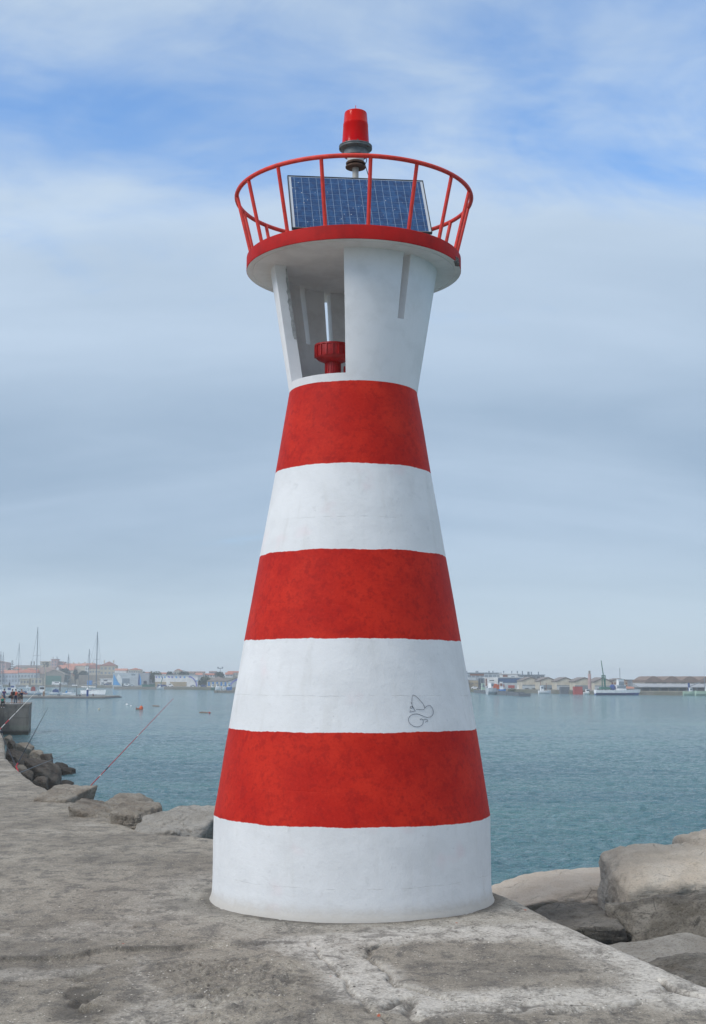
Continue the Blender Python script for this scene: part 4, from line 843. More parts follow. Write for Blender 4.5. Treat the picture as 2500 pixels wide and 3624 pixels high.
o = bld('sail_warehouse', 'grey warehouse wing with narrow dark blue sail at its corner', 489, 527, 2381, 2429, 1003, 30, 'grey', None, cat='warehouse', group=G_W)
cx, W = frame_at(489, 527, 1003); H = ZP(508, 2381, 1003)-o.location.z
sail_mural(o, [(.02, .10), (.18, .10), (.17, .7), (.10, .96), (.02, .5)], 'nblue', 'dark_sail_mural', W, H); sail_mural(o, [(.18, .10), (.32, .12), (.30, .5), (.13, .94), (.19, .6)], 'sblue', 'pale_sail_mural', W, H)
bld('house', 'long red roofed row above the left part of the sail warehouse', 406, 447, 2373, 2392, 1200, 12, 'white', ('gable', 2366, 'roofp'), [(8, 1, 1.3, 1.3, 'slate', .4, .9)], group=G_H)
bld('house', 'villa with stacked red roofs above the sail warehouse door', 455, 496, 2370, 2392, 1195, 14, 'cream', ('hip', 2364, 'roof'), [(5, 1, 1.3, 1.3, 'slate', .5, .9)], group=G_H)
bld('house', 'low red roof peeping over the grey warehouse wing', 512, 532, 2381, 2392, 1150, 10, 'cream', ('gable', 2378, 'roof'), group=G_H)
bld('house', 'little red roof between the big green bush and dark trees', 563, 588, 2385, 2400, 1150, 10, 'white', ('gable', 2380, 'roof'), group=G_H)
bld('house', 'pale orange house rising between the two dark tree groups', 618, 640, 2376, 2396, 1150, 12, 'cream', ('gable_front', 2369, 'roofp'), [(3, 2, 1.1, 1.2, 'slate', .1, .9)], group=G_H)
for i, (a, b_, t, pk, lb, wc, rc) in enumerate([(661, 686, 2382, 2376, 'pale house with dull roof right of the dark trees', 'cream', 'roofb'), (684, 714, 2389, 2382, 'white house with pale red roof left of the green quay tree', 'white', 'roofp'), (690, 722, 2380, 2376, 'upper brown roofed house on the skyline left of the flood light', 'cream', 'roofb'),
        (714, 762, 2389, 2383, 'long white house with bright red roof behind the green quay tree', 'white', 'roof'), (740, 764, 2378, 2375, 'grey roofed house directly under the flood light mast', 'grey', 'roofb'), (798, 822, 2387, 2380, 'white house with steep red roof beside the lighthouse left edge', 'white', 'roof'),
        (806, 842, 2380, 2375, 'upper red roofed terrace nearest the lighthouse left edge', 'cream', 'roof'), (590, 612, 2388, 2383, 'low cream house hidden behind the dark tree group', 'cream', 'roofp')]):
    bld('house', lb, a, b_, t, 2400, 1150+i*9, 10, wc, ('gable', pk, rc), [(5, 1, 1.0, 1.2, 'slate', .5, .9)], group=G_H)
tree('big green bush right of the sail warehouse', 527, 572, 2376, 2408, 1010, 2, 21); tree('dark tree group left of the pale orange house', 584, 621, 2376, 2402, 1075, 1, 22); tree('dark tree group right of the pale orange house', 626, 668, 2373, 2402, 1080, 1, 23); tree('dark skyline trees beside the flood light mast', 761, 796, 2378, 2402, 1085, 1, 24)
tree('bright green tree on the quay between the two warehouses', 700, 748, 2394, 2426, 955, 2, 25); tree('small dark tree on the skyline over the grey wing', 502, 516, 2372, 2388, 1130, 1, 26)
def arch(o, cxs, zt, rad, w_, mk, W, H, half=1):      # painted quarter arch: a curved band
    out = []; inn = []
    for i in range(15):
        a = math.pi/2*i/14; out.append((cxs+half*rad*math.sin(a), H*0+zt*math.cos(a))); inn.append((cxs+half*(rad-w_)*math.sin(a), (zt-w_)*math.cos(a)))
    q = MB(); q.prism(out+inn[::-1], -0.2, -0.15); q.build('painted_arch', K(mk), o)
for nm, x0, x1, Y, lb in (('arch_warehouse', 549, 616, 955, 'white warehouse with violet arch, left of two joined halls'), ('arch_warehouse', 603, 700, 948, 'white warehouse with violet arch, right of two joined halls')):
    o = bld(nm, lb, x0, x1, 2391, 2427, Y, 25, 'white', ('flat', 0, 'ltgrey'), door=[(.0, .60, 0.0, .42, 'tan', 'sand_panel')], cat='warehouse', group=G_W); cx, W = frame_at(x0, x1, Y); H = ZP((x0+x1)/2, 2391, Y)-o.location.z
    arch(o, W*.17, H*.96, W*.32 if W > 16 else W*.38, .9, 'violet', W, H)
    for i in range(4):
        q = MB(); xx = -W*.46+i*W*.15; q.box(xx, xx+W*.06, -.16, -.12, H*.78, H*.92); q.build('painted_square', K('violet' if i % 2 == 0 else 'sblue'), o)
    q = MB(); q.prism([(W*.40, H*.42), (W*.50, H*.50), (W*.50, H*.58), (W*.40, H*.50)], -.2, -.15); q.build('blue_flash', K('sblue'), o)
o = bld('net_store', 'low store with grey hipped roof and five blue doors', 733, 806, 2410, 2428, 905, 16, 'cream', ('hip', 2394, 'roofg'), [(5, 1, 1.25, 2.6, 'blue', .05, .95)], cat='warehouse', group=G_W)
o = bld('arch_warehouse', 'pale gabled hall with violet arch cut by the lighthouse edge', 806, 905, 2412, 2429, 900, 20, 'ltgrey', ('gable_front', 2394, 'roofg'), cat='warehouse', group=G_W); cx, W = frame_at(806, 905, 900); H = ZP(855, 2412, 900)-o.location.z
arch(o, -W*.02, H*1.55, W*.40, .9, 'violet', W, H, -1); q = MB(); q.prism([(-W*.48, H*.62), (-W*.38, H*.74), (-W*.38, H*.60), (-W*.48, H*.50)], -.2, -.15); q.build('blue_flash', K('sblue'), o)
o = bar('flood_light_mast', 'flood light mast with cross head on the skyline', 780, 2365, 2400, 1100, .25, 'steel', 'light mast'); H = ZP(780, 2365, 1100)-ZP(780, 2400, 1100); q = MB(); q.box(-2.2, 2.2, -.2, .2, H-.3, H+.3); q.box(-2.4, -1.4, -.5, .5, H+.2, H+1.1); q.box(1.4, 2.4, -.5, .5, H+.2, H+1.1); q.build('light_head', K('slate'), o)
o = bar('flood_light_mast', 'thin street light on the skyline left of the red roofed houses', 679.5, 2375, 2398, 1105, .2, 'steel', 'light mast')
# ---- hidden stretch and right shore
for i in range(7): bld('warehouse', 'plain grey harbour hall hidden behind the lighthouse', 905+i*108, 1008+i*108, 2406, 2440, 880-i*14, 20, 'ltgrey', ('gable', 2398, 'roofg'), cat='warehouse', group='harbour halls behind the lighthouse')
bld('fish_plant', 'upper white storeys with long dark window band left of the chimneyed roof', 1640, 1774, 2383, 2420, 870, 30, 'ltgrey', ('flat', 0, 'slate'), [(9, 1, 2.2, 1.6, 'slate', .72, .90)], cat='building', group='fish plant buildings', door=[(.18, .55, .84, .97, 'rust', 'rust_band'), (.02, .60, .30, .55, 'slate', 'window_band')])
bld('fish_plant', 'white block with rust coloured drum right of the upper storeys', 1772, 1842, 2386, 2420, 865, 26, 'white', ('flat', 0, 'white'), door=[(.12, .36, .62, .95, 'rust', 'rust_drum'), (.55, .72, .45, .85, 'slate', 'window')], cat='building', group='fish plant buildings')
bld('fish_plant', 'flat grey blue roofed hall at the right end of the plant', 1838, 1928, 2390, 2425, 860, 30, 'grey', ('flat', 0, 'slate'), [(6, 1, 2.2, 1.6, 'dgrey', .70, .92)], cat='building', group='fish plant buildings')
for i, px in enumerate((1652.5, 1686, 1691.5, 1731.5, 1745, 1783, 1812, 1831.5, 1849.5, 1869, 1873, 1881, 1906)):
    bar('roof_stack', ['first (leftmost)', 'second', 'third', 'fourth', 'fifth', 'sixth', 'seventh', 'eighth', 'ninth', 'tenth', 'eleventh', 'twelfth', 'last (rightmost)'][i]+' grey vent stack from the left on the fish plant roof', px, 2374 if i < 9 else 2377, 2388, 872, .42, 'slate', 'vent stack', group='vent stacks on the fish plant roof')
bld('tan_store', 'plain tan block at the waterfront beside the lighthouse right edge', 1640, 1693, 2408, 2444, 800, 14, 'tan', None, [(4, 1, 1.2, .8, 'stone', .6, .8)], cat='building', group='fish plant buildings')
bld('glass_hall', 'dark glazed bay between tan block and white cube', 1693, 1720, 2399, 2444, 806, 14, 'slate', None, [(3, 3, 1.0, 2.0, 'glass', .1, .95)], cat='building', group='fish plant buildings')
bld('white_cube', 'bright white cube with small dark slot window on the right shore', 1718, 1763, 2397, 2444, 802, 16, 'white', None, door=[(.33, .70, .74, .79, 'dark', 'slot_window'), (.02, .14, .35, .90, 'rust', 'faded_lettering'), (.1, .9, .0, .30, 'slate', 'shop_front')], cat='building', group='fish plant buildings')
o = bld('blue_hall', 'long hall with dark blue glazed upper band over white wall', 1763, 1849, 2399, 2444, 804, 20, 'ltgrey', ('flat', 0, 'ltgrey'), door=[(.0, 1., .62, .96, 'bluegl', 'glazed_band'), (.03, .26, .26, .48, 'red', 'faded_red_sign'), (.42, .68, .20, .42, 'red', 'faded_red_sign')], cat='building', group='fish plant buildings')
WH = [(1849, 1910, 'first'), (1910, 1971, 'second'), (1971, 2035, 'third'), (2035, 2105, 'fourth'), (2105, 2165, 'fifth')]
for i, (a, b_, nm) in enumerate(WH):
    bld('gabled_hall', '%s low gabled hall from the blue hall, cream upper band' % nm, a, b_, 2410+i, 2450, 780-i*18, 24, 'cream', ('gable_front', 2398+i*.5, 'roofg'), cat='warehouse', group='row of low gabled halls', door=[(.0, 1., .58, .66, 'slate', 'canopy'), (.0, 1., 0, .56, 'slate' if i % 2 else 'ltgrey', 'lower_wall'), (.15, .40, .0, .36, 'dgrey', 'gate'), (.55, .85, .05, .36, 'dgrey', 'gate')])
bld('cream_house', 'cream gabled building behind the trawler bridge', 2162, 2222, 2410, 2446, 725, 16, 'cream', ('gable_front', 2403, 'roofg'), [(6, 2, 1.0, 1.0, 'rust', .35, .9)], cat='building')
bld('grey_flats', 'grey blue block between cream building and market hall', 2217, 2287, 2408, 2448, 760, 14, 'grey', ('flat', 0, 'slate'), [(8, 3, 1.0, 1.2, 'slate', .2, .95)], cat='building')
bld('low_red_roof', 'small faded red roof behind the trawler bow', 2214, 2262, 2437, 2450, 715, 8, 'stone', ('gable', 2430, 'roofp'), cat='building')
def market():
    Y = 690; x0, x1 = 2283, 2690; cx, W = frame_at(x0, x1, Y); zb = QZ; o = thing('market_hall', 'long market hall with four wavy brown roof humps at the right', 'hall', (cx, Y, zb))
    q = MB(); H = ZP(2350, 2415, Y)-zb; q.box(-W/2, W/2, 0, 30, -2, H); q.build('wall', K('stone'), o)
    pts = []; n_ = 97
    for i in range(n_):
        t = i/(n_-1); ph = (t*(x1-x0)/64.0) % 1.0; hgt = (0.5-0.5*math.cos(2*math.pi*ph))**0.8; pts.append((-W/2+W*t, H+0.5+hgt*(ZP(2350, 2397, Y)-zb-H-0.5)+.6))
    q = MB(); q.prism([(W/2, H+.02), (-W/2, H+.02)][::-1]+pts[::-1], -0.5, 31); q.build('wavy_roof', K('brown'), o)
    for i in range(12): q = MB(); xx = -W/2+W*(i+.22)/12; q.box(xx, xx+W/12*.56, -.14, .1, H-1.1, H-.25); q.build('window', K('cream'), o)
    # lower quay wing with canopy and columns
    x0b = 2262; xa = atY(x0b, 2420, Y-16).x-cx; zc = ZP(2350, 2430, Y-16)-zb; zt = ZP(2350, 2419, Y-16)-zb
    q = MB(); q.add([(xa, -17, zc), (W/2, -17, zc), (W/2, -0.2, zt), (xa, -0.2, zt), (xa, -17, zc-.4), (W/2, -17, zc-.4), (W/2, -.2, zc-.4), (xa, -.2, zc-.4)], [(0, 1, 2, 3), (7, 6, 5, 4), (0, 4, 5, 1), (1, 5, 6, 2), (0, 3, 7, 4)]); q.build('canopy', K('grey'), o)
    q = MB(); q.box(xa+1, W/2, -12, -.3, -2, zc-.42); q.build('quay_wall_front', K('slate'), o)
    for i in range(14): q = MB(); xx = xa+1+i*4.6; q.box(xx-.22, xx+.22, -16.2, -15.8, -2, zc-.42); q.build('column', K('stone'), o)
    for i in range(7): q = MB(); xx = xa+3+i*9.2; q.box(xx, xx+4.0, -12.2, -12.02, 0, zc*.75); q.build('gate', K('dgrey'), o)
market()
bar('pink_light_tower', 'slim pinkish light tower between gabled halls and trawler', 2087.5, 2384, 2444, 690, .95, 'pink', 'tower'); o = COL.objects[-1]; H = ZP(2087.5, 2384, 690)-ZP(2087.5, 2444, 690); q = MB(); q.box(-.45, .45, -.45, .45, H, H+1.5); q.build('lantern_room', K('stone'), o)
bld('container', 'red container on the right quay, left of the small white boat', 2033, 2062, 2430, 2448, 672, 5, 'red', None, cat='container', group='quay containers'); bld('container', 'dark green container pile left of the red container', 1985, 2016, 2431, 2449, 690, 5, 'dgrey', None, cat='container', group='quay containers')
# harbour crane on the right quay
o = thing('harbour_crane', 'blue harbour crane with slanting jib before the market hall', 'crane', (atY(2439, 2440, 655).x, 655, QZ)); q = MB(); H = ZP(2439, 2417, 655)-QZ; q.tube([(0, 0, 0), (0, 0, H)], .5, 8); q.build('column', K('nblue'), o); q = MB(); q.tube([(0, 0, 2.2), (5.2, 0, H+.2)], .22, 6); q.build('jib', K('slate'), o)
# ---- stepped stone quays in the water
def quay_block(name, label, x0, x1, yt, yw, mk, dep, x0f=None):
    Y = (EYE-SEA)*FPX/(yw-2409-(((x0+x1)/2)-1250)*.003); cx, W = frame_at(x0, x1, Y); zt = ZP((x0+x1)/2, yt, Y); q = MB(); n_ = 14; rn = random.Random(int(x0)); top = []
    for i in range(n_): q.box(-W/2+W*i/n_, -W/2+W*(i+1)/n_-.02, rn.uniform(-.3, .2), dep, SEA-2-zt, rn.uniform(-.25, .08))
    o = q.build(name, K(mk), None, False, (cx, Y, zt)); return tag(o, label, 'quay'), Y
quay_block('stone_quay', 'short stone quay head left of the lighthouse with boats behind', 759, 900, 2443, 2451.5, 'stone', 12)
quay_block('stone_quay', 'rough rubble quay in front of the sail warehouse', 405, 560, 2430.5, 2439.5, 'stone', 25)
# long dark jetty on the right that runs toward the viewer
def jetty():
    a = atZ(1690, 2452, SEA); b = atZ(1858, 2464.5, SEA); d = (b-a); L = d.length; o = MB(); n_ = 30; rn = random.Random(5); ang = math.atan2(d.y, d.x)
    for i in range(n_): t0 = L*i/n_; t1 = L*(i+1)/n_; h = 1.5+rn.uniform(-.2, .25)*(1 if i < 27 else 2)-max(0, i-26)*.25; o.box(t0, t1-.03, -2.2+rn.uniform(-.3, .3), 2.5, -2, h)
    q = o.build('rubble_jetty', K('dgrey'), None, False, a); q.rotation_euler = (0, 0, ang); tag(q, 'long dark rubble jetty running out on the right shore', 'jetty')
jetty()
# ================================================================== BOATS
def hull(mb, L, B, F, dr=0.5, bow=1.25, n=12, fullness=0.7, tr=0.75):
    rows = []
    for i in range(n+1):
        t = i/n; x = -L/2+L*t; w_ = B/2*(math.sin(math.pi*min(1, (0.30+0.70*t)))**0.6 if t < .95 else 0.12) ; w_ = B/2*(tr+(1-tr)*min(1, t/.35))*(1-max(0, (t-.45)/.55)**2.2); w_ = max(w_, .02)
        z = F*(1+ (bow-1)*max(0, (t-.4)/.6)**2+.08*(1-t)); rk = .06*L*max(0, (t-.7)/.3)
        rows.append([(x+rk, -w_, z), (x+rk*.6, -w_*.92, z*.45), (x, -w_*.62*fullness, -dr*.3), (x, 0, -dr), (x, w_*.62*fullness, -dr*.3), (x+rk*.6, w_*.92, z*.45), (x+rk, w_, z)])
    vs = [p for r_ in rows for p in r_]; fs = []
    for i in range(n):
        for k in range(6): fs.append((i*7+k, i*7+k+1, (i+1)*7+k+1, (i+1)*7+k))
        fs.append((i*7+6, i*7, (i+1)*7, (i+1)*7+6))
    fs.append(tuple(range(7))[::-1]); mb.add(vs, fs); return mb
def boat(label, px0, px1, yw, F=0.9, mk='boat', yaw=0.0, cab=None, cabm='boat', winm='glass', masts=(), cover=None, cat='motor boat', group='boats in the harbour', Y=None, boom=False, stripe=None, name='boat', B=None):
    xm = (px0+px1)/2; hz = 2409+(xm-1250)*.003; Y = Y or (EYE-SEA)*FPX/(yw-hz); cx, W = frame_at(px0, px1, Y); L = W/max(.35, abs(math.cos(yaw))); B = B or max(1.6, L*.30)
    o = thing(name, label, cat, (cx, Y, SEA), yaw, group); hb = MB(); F *= 1.25; hull(hb, L*.94, B, F); ho = hb.build('hull', K(mk), o)
    if stripe: q = MB(); hull(q, L*.945, B*1.015, F*.34, .1, 1.1); q.build('boot_stripe', K(stripe), o)
    for (a, b, h, sl) in [(a_, b_, h_*1.3, s_) for a_, b_, h_, s_ in (cab or [])]:      # cabins as shares of the length
        q = MB(); xa, xb = -L/2+L*a, -L/2+L*b; bb = B*.36; z0 = F*.85; q.add([(xa, -bb, z0), (xb, -bb*.85, z0), (xb, bb*.85, z0), (xa, bb, z0), (xa+sl*.2, -bb*.85, z0+h), (xb-sl, -bb*.65, z0+h), (xb-sl, bb*.65, z0+h), (xa+sl*.2, bb*.85, z0+h)], [(0, 3, 2, 1), (4, 5, 6, 7), (0, 1, 5, 4), (1, 2, 6, 5), (2, 3, 7, 6), (3, 0, 4, 7)]); q.build('cabin', K(cabm), o)
        if h > .6: q = MB(); q.box(xa+sl*.4+.15, xb-sl-.15, -bb*.97, bb*.97, z0+h*.48, z0+h*.82); q.build('cabin_window', K(winm), o)
        q = MB(); q.box(xa-.15, xb-sl+.2, -bb*.95, bb*.95, z0+h+.004, z0+h+.09); q.build('cabin_roof', K('boat'), o)
    if cover: a, b, h, mk2 = cover; q = MB(); xa, xb = -L/2+L*a, -L/2+L*b; pts = [(xa, F*.9), (xa+.1, F+h*.7), ((xa+xb)/2, F+h), (xb-.1, F+h*.75), (xb, F*.9)]; q.prism(pts, -B*.38, B*.38); q.build('canvas_cover', K(mk2), o)
    for (a, yt, r_) in masts:
        H = ZP(xm, yt, Y)-SEA; q = MB(); x = -L/2+L*a; q.tube([(x, 0, F*.6), (x, 0, H)], [r_, r_*.75], 8); mo = q.build('mast', K('slate'), o, True); q = MB(); q.box(x-H*.055, x+H*.055, -.05, .05, H*.57, H*.57+.09); q.build('spreader', K('slate'), mo)
        q = MB(); q.tube([(x, 0, H*.98), (L*.46, 0, F*1.2)], .035, 4); q.tube([(x, 0, H*.98), (-L*.47, 0, F*1.1)], .035, 4); q.tube([(x, 0, H*.96), (x-H*.055, 0, H*.575), (x-H*.05, -B*.4, F)], .03, 4); q.tube([(x, 0, H*.96), (x+H*.055, 0, H*.575), (x+H*.05, B*.4, F)], .03, 4); q.build('rigging', K('slate'), mo)
        if boom: q = MB(); q.tube([(x, 0, F+1.5), (x-L*.30, 0, F+1.6)], .16, 8); q.build('boom', K('boat'), o, True)
    q = MB()      # rails
    for s_ in (-1, 1):
        if L > 5: q.tube([(-L*.42, s_*B*.40, F+.55), (L*.1, s_*B*.42, F+.55), (L*.42, s_*B*.12, F*1.2+.55)], .03, 4); [q.tube([(x, s_*B*.42*(1 if x < .2*L else .5), F*.95), (x, s_*B*.42*(1 if x < .2*L else .5), F+.56)], .025, 4) for x in (-L*.4, -L*.15, L*.1, L*.35)]
    if q.v: q.build('guard_rail', K('steel'), o)
    return o
M_ = 'boats moored at the floating pontoon'
boat('large white two masted ketch at the end of the pontoon', 286, 380, 2464, 1.75, 'boat', R(-32), cab=[(.28, .50, .55, .2), (.55, .72, .5, .3)], winm='nblue', masts=((.60, 2236, .20), (.27, 2297, .15)), boom=True, cat='sailing yacht', group=M_, stripe='slate', B=3.4)
boat('white motor boat with bright blue canvas cover at the pontoon', 175, 219, 2459.5, 1.0, 'boat', R(8), cab=[(.40, .75, .5, .4)], cover=(.30, .78, 1.35, 'nblue'), group=M_, B=2.2)
boat('small white sailboat with light blue sail cover and one mast', 220, 272, 2460, .8, 'boat', R(-6), cab=[(.35, .70, .45, .3)], masts=((.40, 2314, .13),), cover=(.28, .42, 1.0, 'sblue'), cat='sailing yacht', group=M_, B=2.0)
boat('white cruiser with dark red rolled cover and the tallest left mast', 97, 136, 2455, 1.0, 'boat', R(10), cab=[(.25, .75, .9, .5)], masts=((.80, 2219, .17),), cover=(.38, .75, 2.2, 'red'), cat='sailing yacht', group=M_, B=2.4)
boat('white boat with big dark windowed wheelhouse beside the pale pole', 138, 176, 2455, .95, 'boat', R(6), cab=[(.10, .62, 1.9, .3)], winm='dark', masts=((.55, 2354, .17),), group=M_, B=2.4)
boat('white cabin boat with blue windows behind the orange shirted person', 22, 50, 2456, .95, 'boat', R(20), cab=[(.15, .75, 1.6, .4)], winm='nblue', group=M_, B=2.2)
boat('white cruiser with tall blue windowed cabin, second from left', 34, 68, 2449, 1.1, 'boat', R(-12), cab=[(.15, .70, 2.1, .5)], winm='nblue', masts=((.93, 2276, .15),), group=M_, B=2.4)
boat('white motor yacht with flying bridge at the left picture edge', -14, 22, 2455, 1.2, 'boat', R(5), cab=[(.15, .85, 1.3, .6), (.25, .70, 2.2, .3)], winm='ltblue', masts=((.40, 2304, .15),), group=M_, B=2.6)
boat('open boat with blue hull between the pontoon cruisers', 66, 98, 2453, .7, 'nblue', R(5), cab=[(.4, .7, .5, .2)], group=M_, B=1.8); boat('inflatable tender with pinkish red side near the red covered cruiser', 78, 100, 2456.5, .45, 'red', R(0), group=M_, B=1.6, cat='dinghy')
boat('long blue grey hull moored under the red covered cruiser', 100, 148, 2457.5, .55, 'ltblue', R(3), cab=[(.5, .7, .35, .2)], group=M_, B=2.0)
boat('white sailboat with slim mast rising at the far left, second mast from the edge', -8, 14, 2448, .9, 'boat', R(25), masts=((.75, 2308, .14),), cat='sailing yacht', group=M_, B=2.0)
boat('motor boat with grey tarpaulin at the back of the marina', 66, 92, 2437, .8, 'boat', R(10), cover=(.2, .8, 1.3, 'slate'), group=M_, B=2.2)
boat('small white launch with aerial at the back of the marina', 88, 110, 2436, .8, 'boat', R(-15), cab=[(.3, .6, 1.2, .3)], group=M_, B=2.0)
boat('white dayboat tied behind the blue covered motor boat', 250, 278, 2462, .45, 'boat', R(0), cab=[(.45, .6, .5, .2)], group=M_, B=1.5)
boat('bare masted sloop moored behind the large round tree', 236, 262, 2447, .7, 'boat', R(15), masts=((.5, 2376, .11),), cat='sailing yacht', group=M_, B=1.9)
# working boats
boat('green hulled fishing boat beside the sail warehouse quay', 503, 549, 2437, 2.6, 'green', R(10), cab=[(.12, .42, 2.6, .5)], cabm='dgrey', winm='dark', cat='fishing boat', group='working boats', B=5, Y=945)
boat('white and grey boat with slanting dark derrick by the quay', 556, 582, 2440, 1.2, 'ltgrey', R(-20), cab=[(.2, .6, 2.0, .4)], cat='fishing boat', group='working boats', B=3); o = COL.objects[-1]
o = thing('derrick', 'slanting dark green derrick above the grey work boat', 'crane', (atY(566, 2432, 925).x, 925, QZ)); q = MB(); q.tube([(0, 0, 0), (atY(577, 2398, 925).x-atY(566, 2432, 925).x, 0, ZP(577, 2398, 925)-QZ)], .30, 6); q.build('jib', K('green'), o); q = MB(); q.box(-1.4, 1.4, -1, 1, -.5, 1.6); q.build('machine_house', K('nblue'), o)
rn = random.Random(77); cols = ['boat', 'boat', 'ltblue', 'boat', 'nblue', 'ltgrey', 'boat', 'sblue', 'boat', 'ltgrey', 'boat', 'boat', 'ltblue']; words = {'boat': 'white', 'ltblue': 'pale blue', 'nblue': 'dark blue', 'ltgrey': 'grey', 'sblue': 'bright blue'}
ordn = ['first', 'second', 'third', 'fourth', 'fifth', 'sixth', 'seventh', 'eighth', 'ninth', 'tenth', 'eleventh', 'twelfth', 'thirteenth']
for i in range(13):
    x = 586+i*11.6; wd = rn.uniform(11, 16); boat('%s small boat from the left under the arch warehouses, %s hull' % (ordn[i], words[cols[i]]), x, x+wd, 2439.0+rn.uniform(-.6, .8), rn.uniform(.6, .9), cols[i], R(rn.uniform(-25, 25)), cab=[(.3, .65, rn.uniform(.8, 1.5), .3)] if i % 3 != 2 else None, winm='slate', group='small boats under the arch warehouses', cat='small boat')
for a, b_, y, F, mk, lb in ((748, 762, 2442, 1.4, 'green', 'small dark green boat left of the stone quay head'), (763, 783, 2443, 1.6, 'boat', 'white cabin boat with layered decks over the stone quay head'), (786, 801, 2443, 1.4, 'boat', 'white boat with dark windscreen between layered cabin boat and blue boat'), (803, 822, 2443, 1.6, 'blue', 'bright blue boat nearest the lighthouse left edge')):
    boat(lb, a, b_, y, F, mk, R(15), cab=[(.2, .75, 1.9, .4)], winm='slate', group='boats behind the stone quay head', B=2.4)
boat('red orange fishing punt beside the small dark green boat', 737, 746, 2440, .6, 'orange', 0, group='boats behind the stone quay head', cat='small boat', B=1.4)
# right shore boats
boat('large trawler with white over blue hull on the right', 2100, 2264, 2458, 1.75, 'nblue', R(4), cab=[(.48, .70, 2.3, .3), (.52, .66, 4.4, .3)], winm='slate', cat='trawler', group='working boats', B=6, Y=640); o = COL.objects[-1].parent
def trawler_extra(o):
    L = frame_at(2100, 2264, 640)[1]; q = MB(); rows = []
    hull(q, L*.943, 6.1, 2.3, -1.25, 1.2); q.build('white_bulwark', K('boat'), o)
    for x in (-L*.31, -L*.245): q = MB(); q.tube([(x, 0, 2), (x, 0, 9.5)], .28, 6); q.build('gantry_post', K('green'), o)
    q = MB(); q.tube([(-L*.24, 0, 2.2), (-L*.325, 0, 16.5)], [.35, .18], 6); q.build('derrick_boom', K('green'), o)
    q = MB(); q.tube([(-L*.31, 0, 9.4), (-L*.245, 0, 9.4)], .2, 6); q.build('gantry_beam', K('green'), o)
    q = MB(); q.box(-L*.36, -L*.15, -2, 2, 2.8, 3.9); q.build('net_pile', K('green'), o); q = MB(); q.ball((-L*.09, 0, 3.6), 1.5, 8); q.build('net_drum', K('nblue'), o, True); q = MB(); q.tube([(L*.08, 0, 6), (L*.08, 0, 13)], .15, 6); q.build('signal_mast', K('steel'), o)
trawler_extra(o)
boat('small white boat lying left of the blue trawler', 2064, 2099, 2457, .9, 'boat', R(5), cab=[(.25, .7, 1.3, .3)], group='boats on the right shore', B=2.4); boat('white workboat with red mast gear below the gabled halls', 1904, 1950, 2455, 1.3, 'boat', R(5), cab=[(.18, .45, 2.2, .3)], winm='slate', group='boats on the right shore', B=3)
o = COL.objects[-1].parent
for x, h in ((-2, 6.5), (1, 5.5)): q = MB(); q.tube([(x, 0, 1), (x, 0, h)], .15, 6); q.build('red_mast', K('rust'), o)
boat('grey trawler with orange canopy on the jetty root', 1722, 1764, 2457, 2.4, 'ltgrey', R(20), cab=[(.25, .6, 2.4, .3)], cover=(.45, .95, 2.2, 'orange'), winm='slate', cat='trawler', group='working boats', B=5, Y=655); boat('pale work boat with green wheelhouse left of the grey trawler', 1700, 1724, 2452, 1.3, 'ltgrey', R(10), cab=[(.2, .7, 3.0, .4)], cabm='pgreen', winm='slate', cat='fishing boat', group='working boats', B=3)
boat('white work boat with blue hull side right of the grey trawler', 1765, 1790, 2453, 1.6, 'blue', R(-10), cab=[(.15, .7, 3.4, .4)], winm='rust', cat='fishing boat', group='working boats', B=3); boat('white motor yacht beside the lighthouse right edge', 1670, 1699, 2449, 1.2, 'boat', R(0), cab=[(.2, .8, 1.4, .6)], winm='slate', group='boats on the right shore', B=3); boat('white launch on the quay edge behind the jetty mound', 1828, 1854, 2449, 1.5, 'boat', R(8), cab=[(.2, .6, 2.0, .3)], winm='dgrey', group='boats on the right shore', B=3)
boat('pale green boat at the far right edge in front of the market hall', 2416, 2462, 2461, 1.5, 'pgreen', R(-3), cab=[(.5, .75, 1.6, .3)], winm='slate', group='boats on the right shore', B=3.2); boat('light green boat with tall white bow post cut by the right edge', 2458, 2530, 2462, 1.7, 'pgreen', R(3), cab=[(.55, .8, 2.0, .3)], winm='slate', masts=((.5, 2396, .14),), group='boats on the right shore', B=3.4)
# rubble mound with bushes on the jetty, vans on the quays
tree('grey green bush clump on the rubble jetty', 1800, 1824, 2436, 2456, 640, 2, 31, group=None, cat='bush', trunk=0.0)
def van(label, px, Y, L, mk, H=2.0, car=False):
    cx = atY(px, 2430, Y).x; o = thing('parked_car' if car else 'parked_van', label, 'car' if car else 'van', (cx, Y, landz(px, Y)+.02), 0, 'vehicles parked on the quay'); q = MB()
    pr_ = [(-L/2, .35), (L/2, .35), (L/2, .9), (L*.36, 1.05), (L*.26, H), (-L*.46, H), (-L/2, 1.1)] if not car else [(-L/2, .3), (L/2, .3), (L/2, .75), (L*.28, .9), (L*.14, H), (-L*.24, H), (-L*.4, .95), (-L/2, .9)]
    q.prism(pr_, -.9, .9); q.build('body', K(mk), o); q = MB(); q.box(-L*.2, L*.2, -.93, .93, H*.62, H*.88); q.build('window', K('glass'), o)
    for x in (-L*.32, L*.32): q = MB(); q.tube([(x, -.95, .34), (x, .95, .34)], .34, 12); q.build('wheel', K('dark'), o)
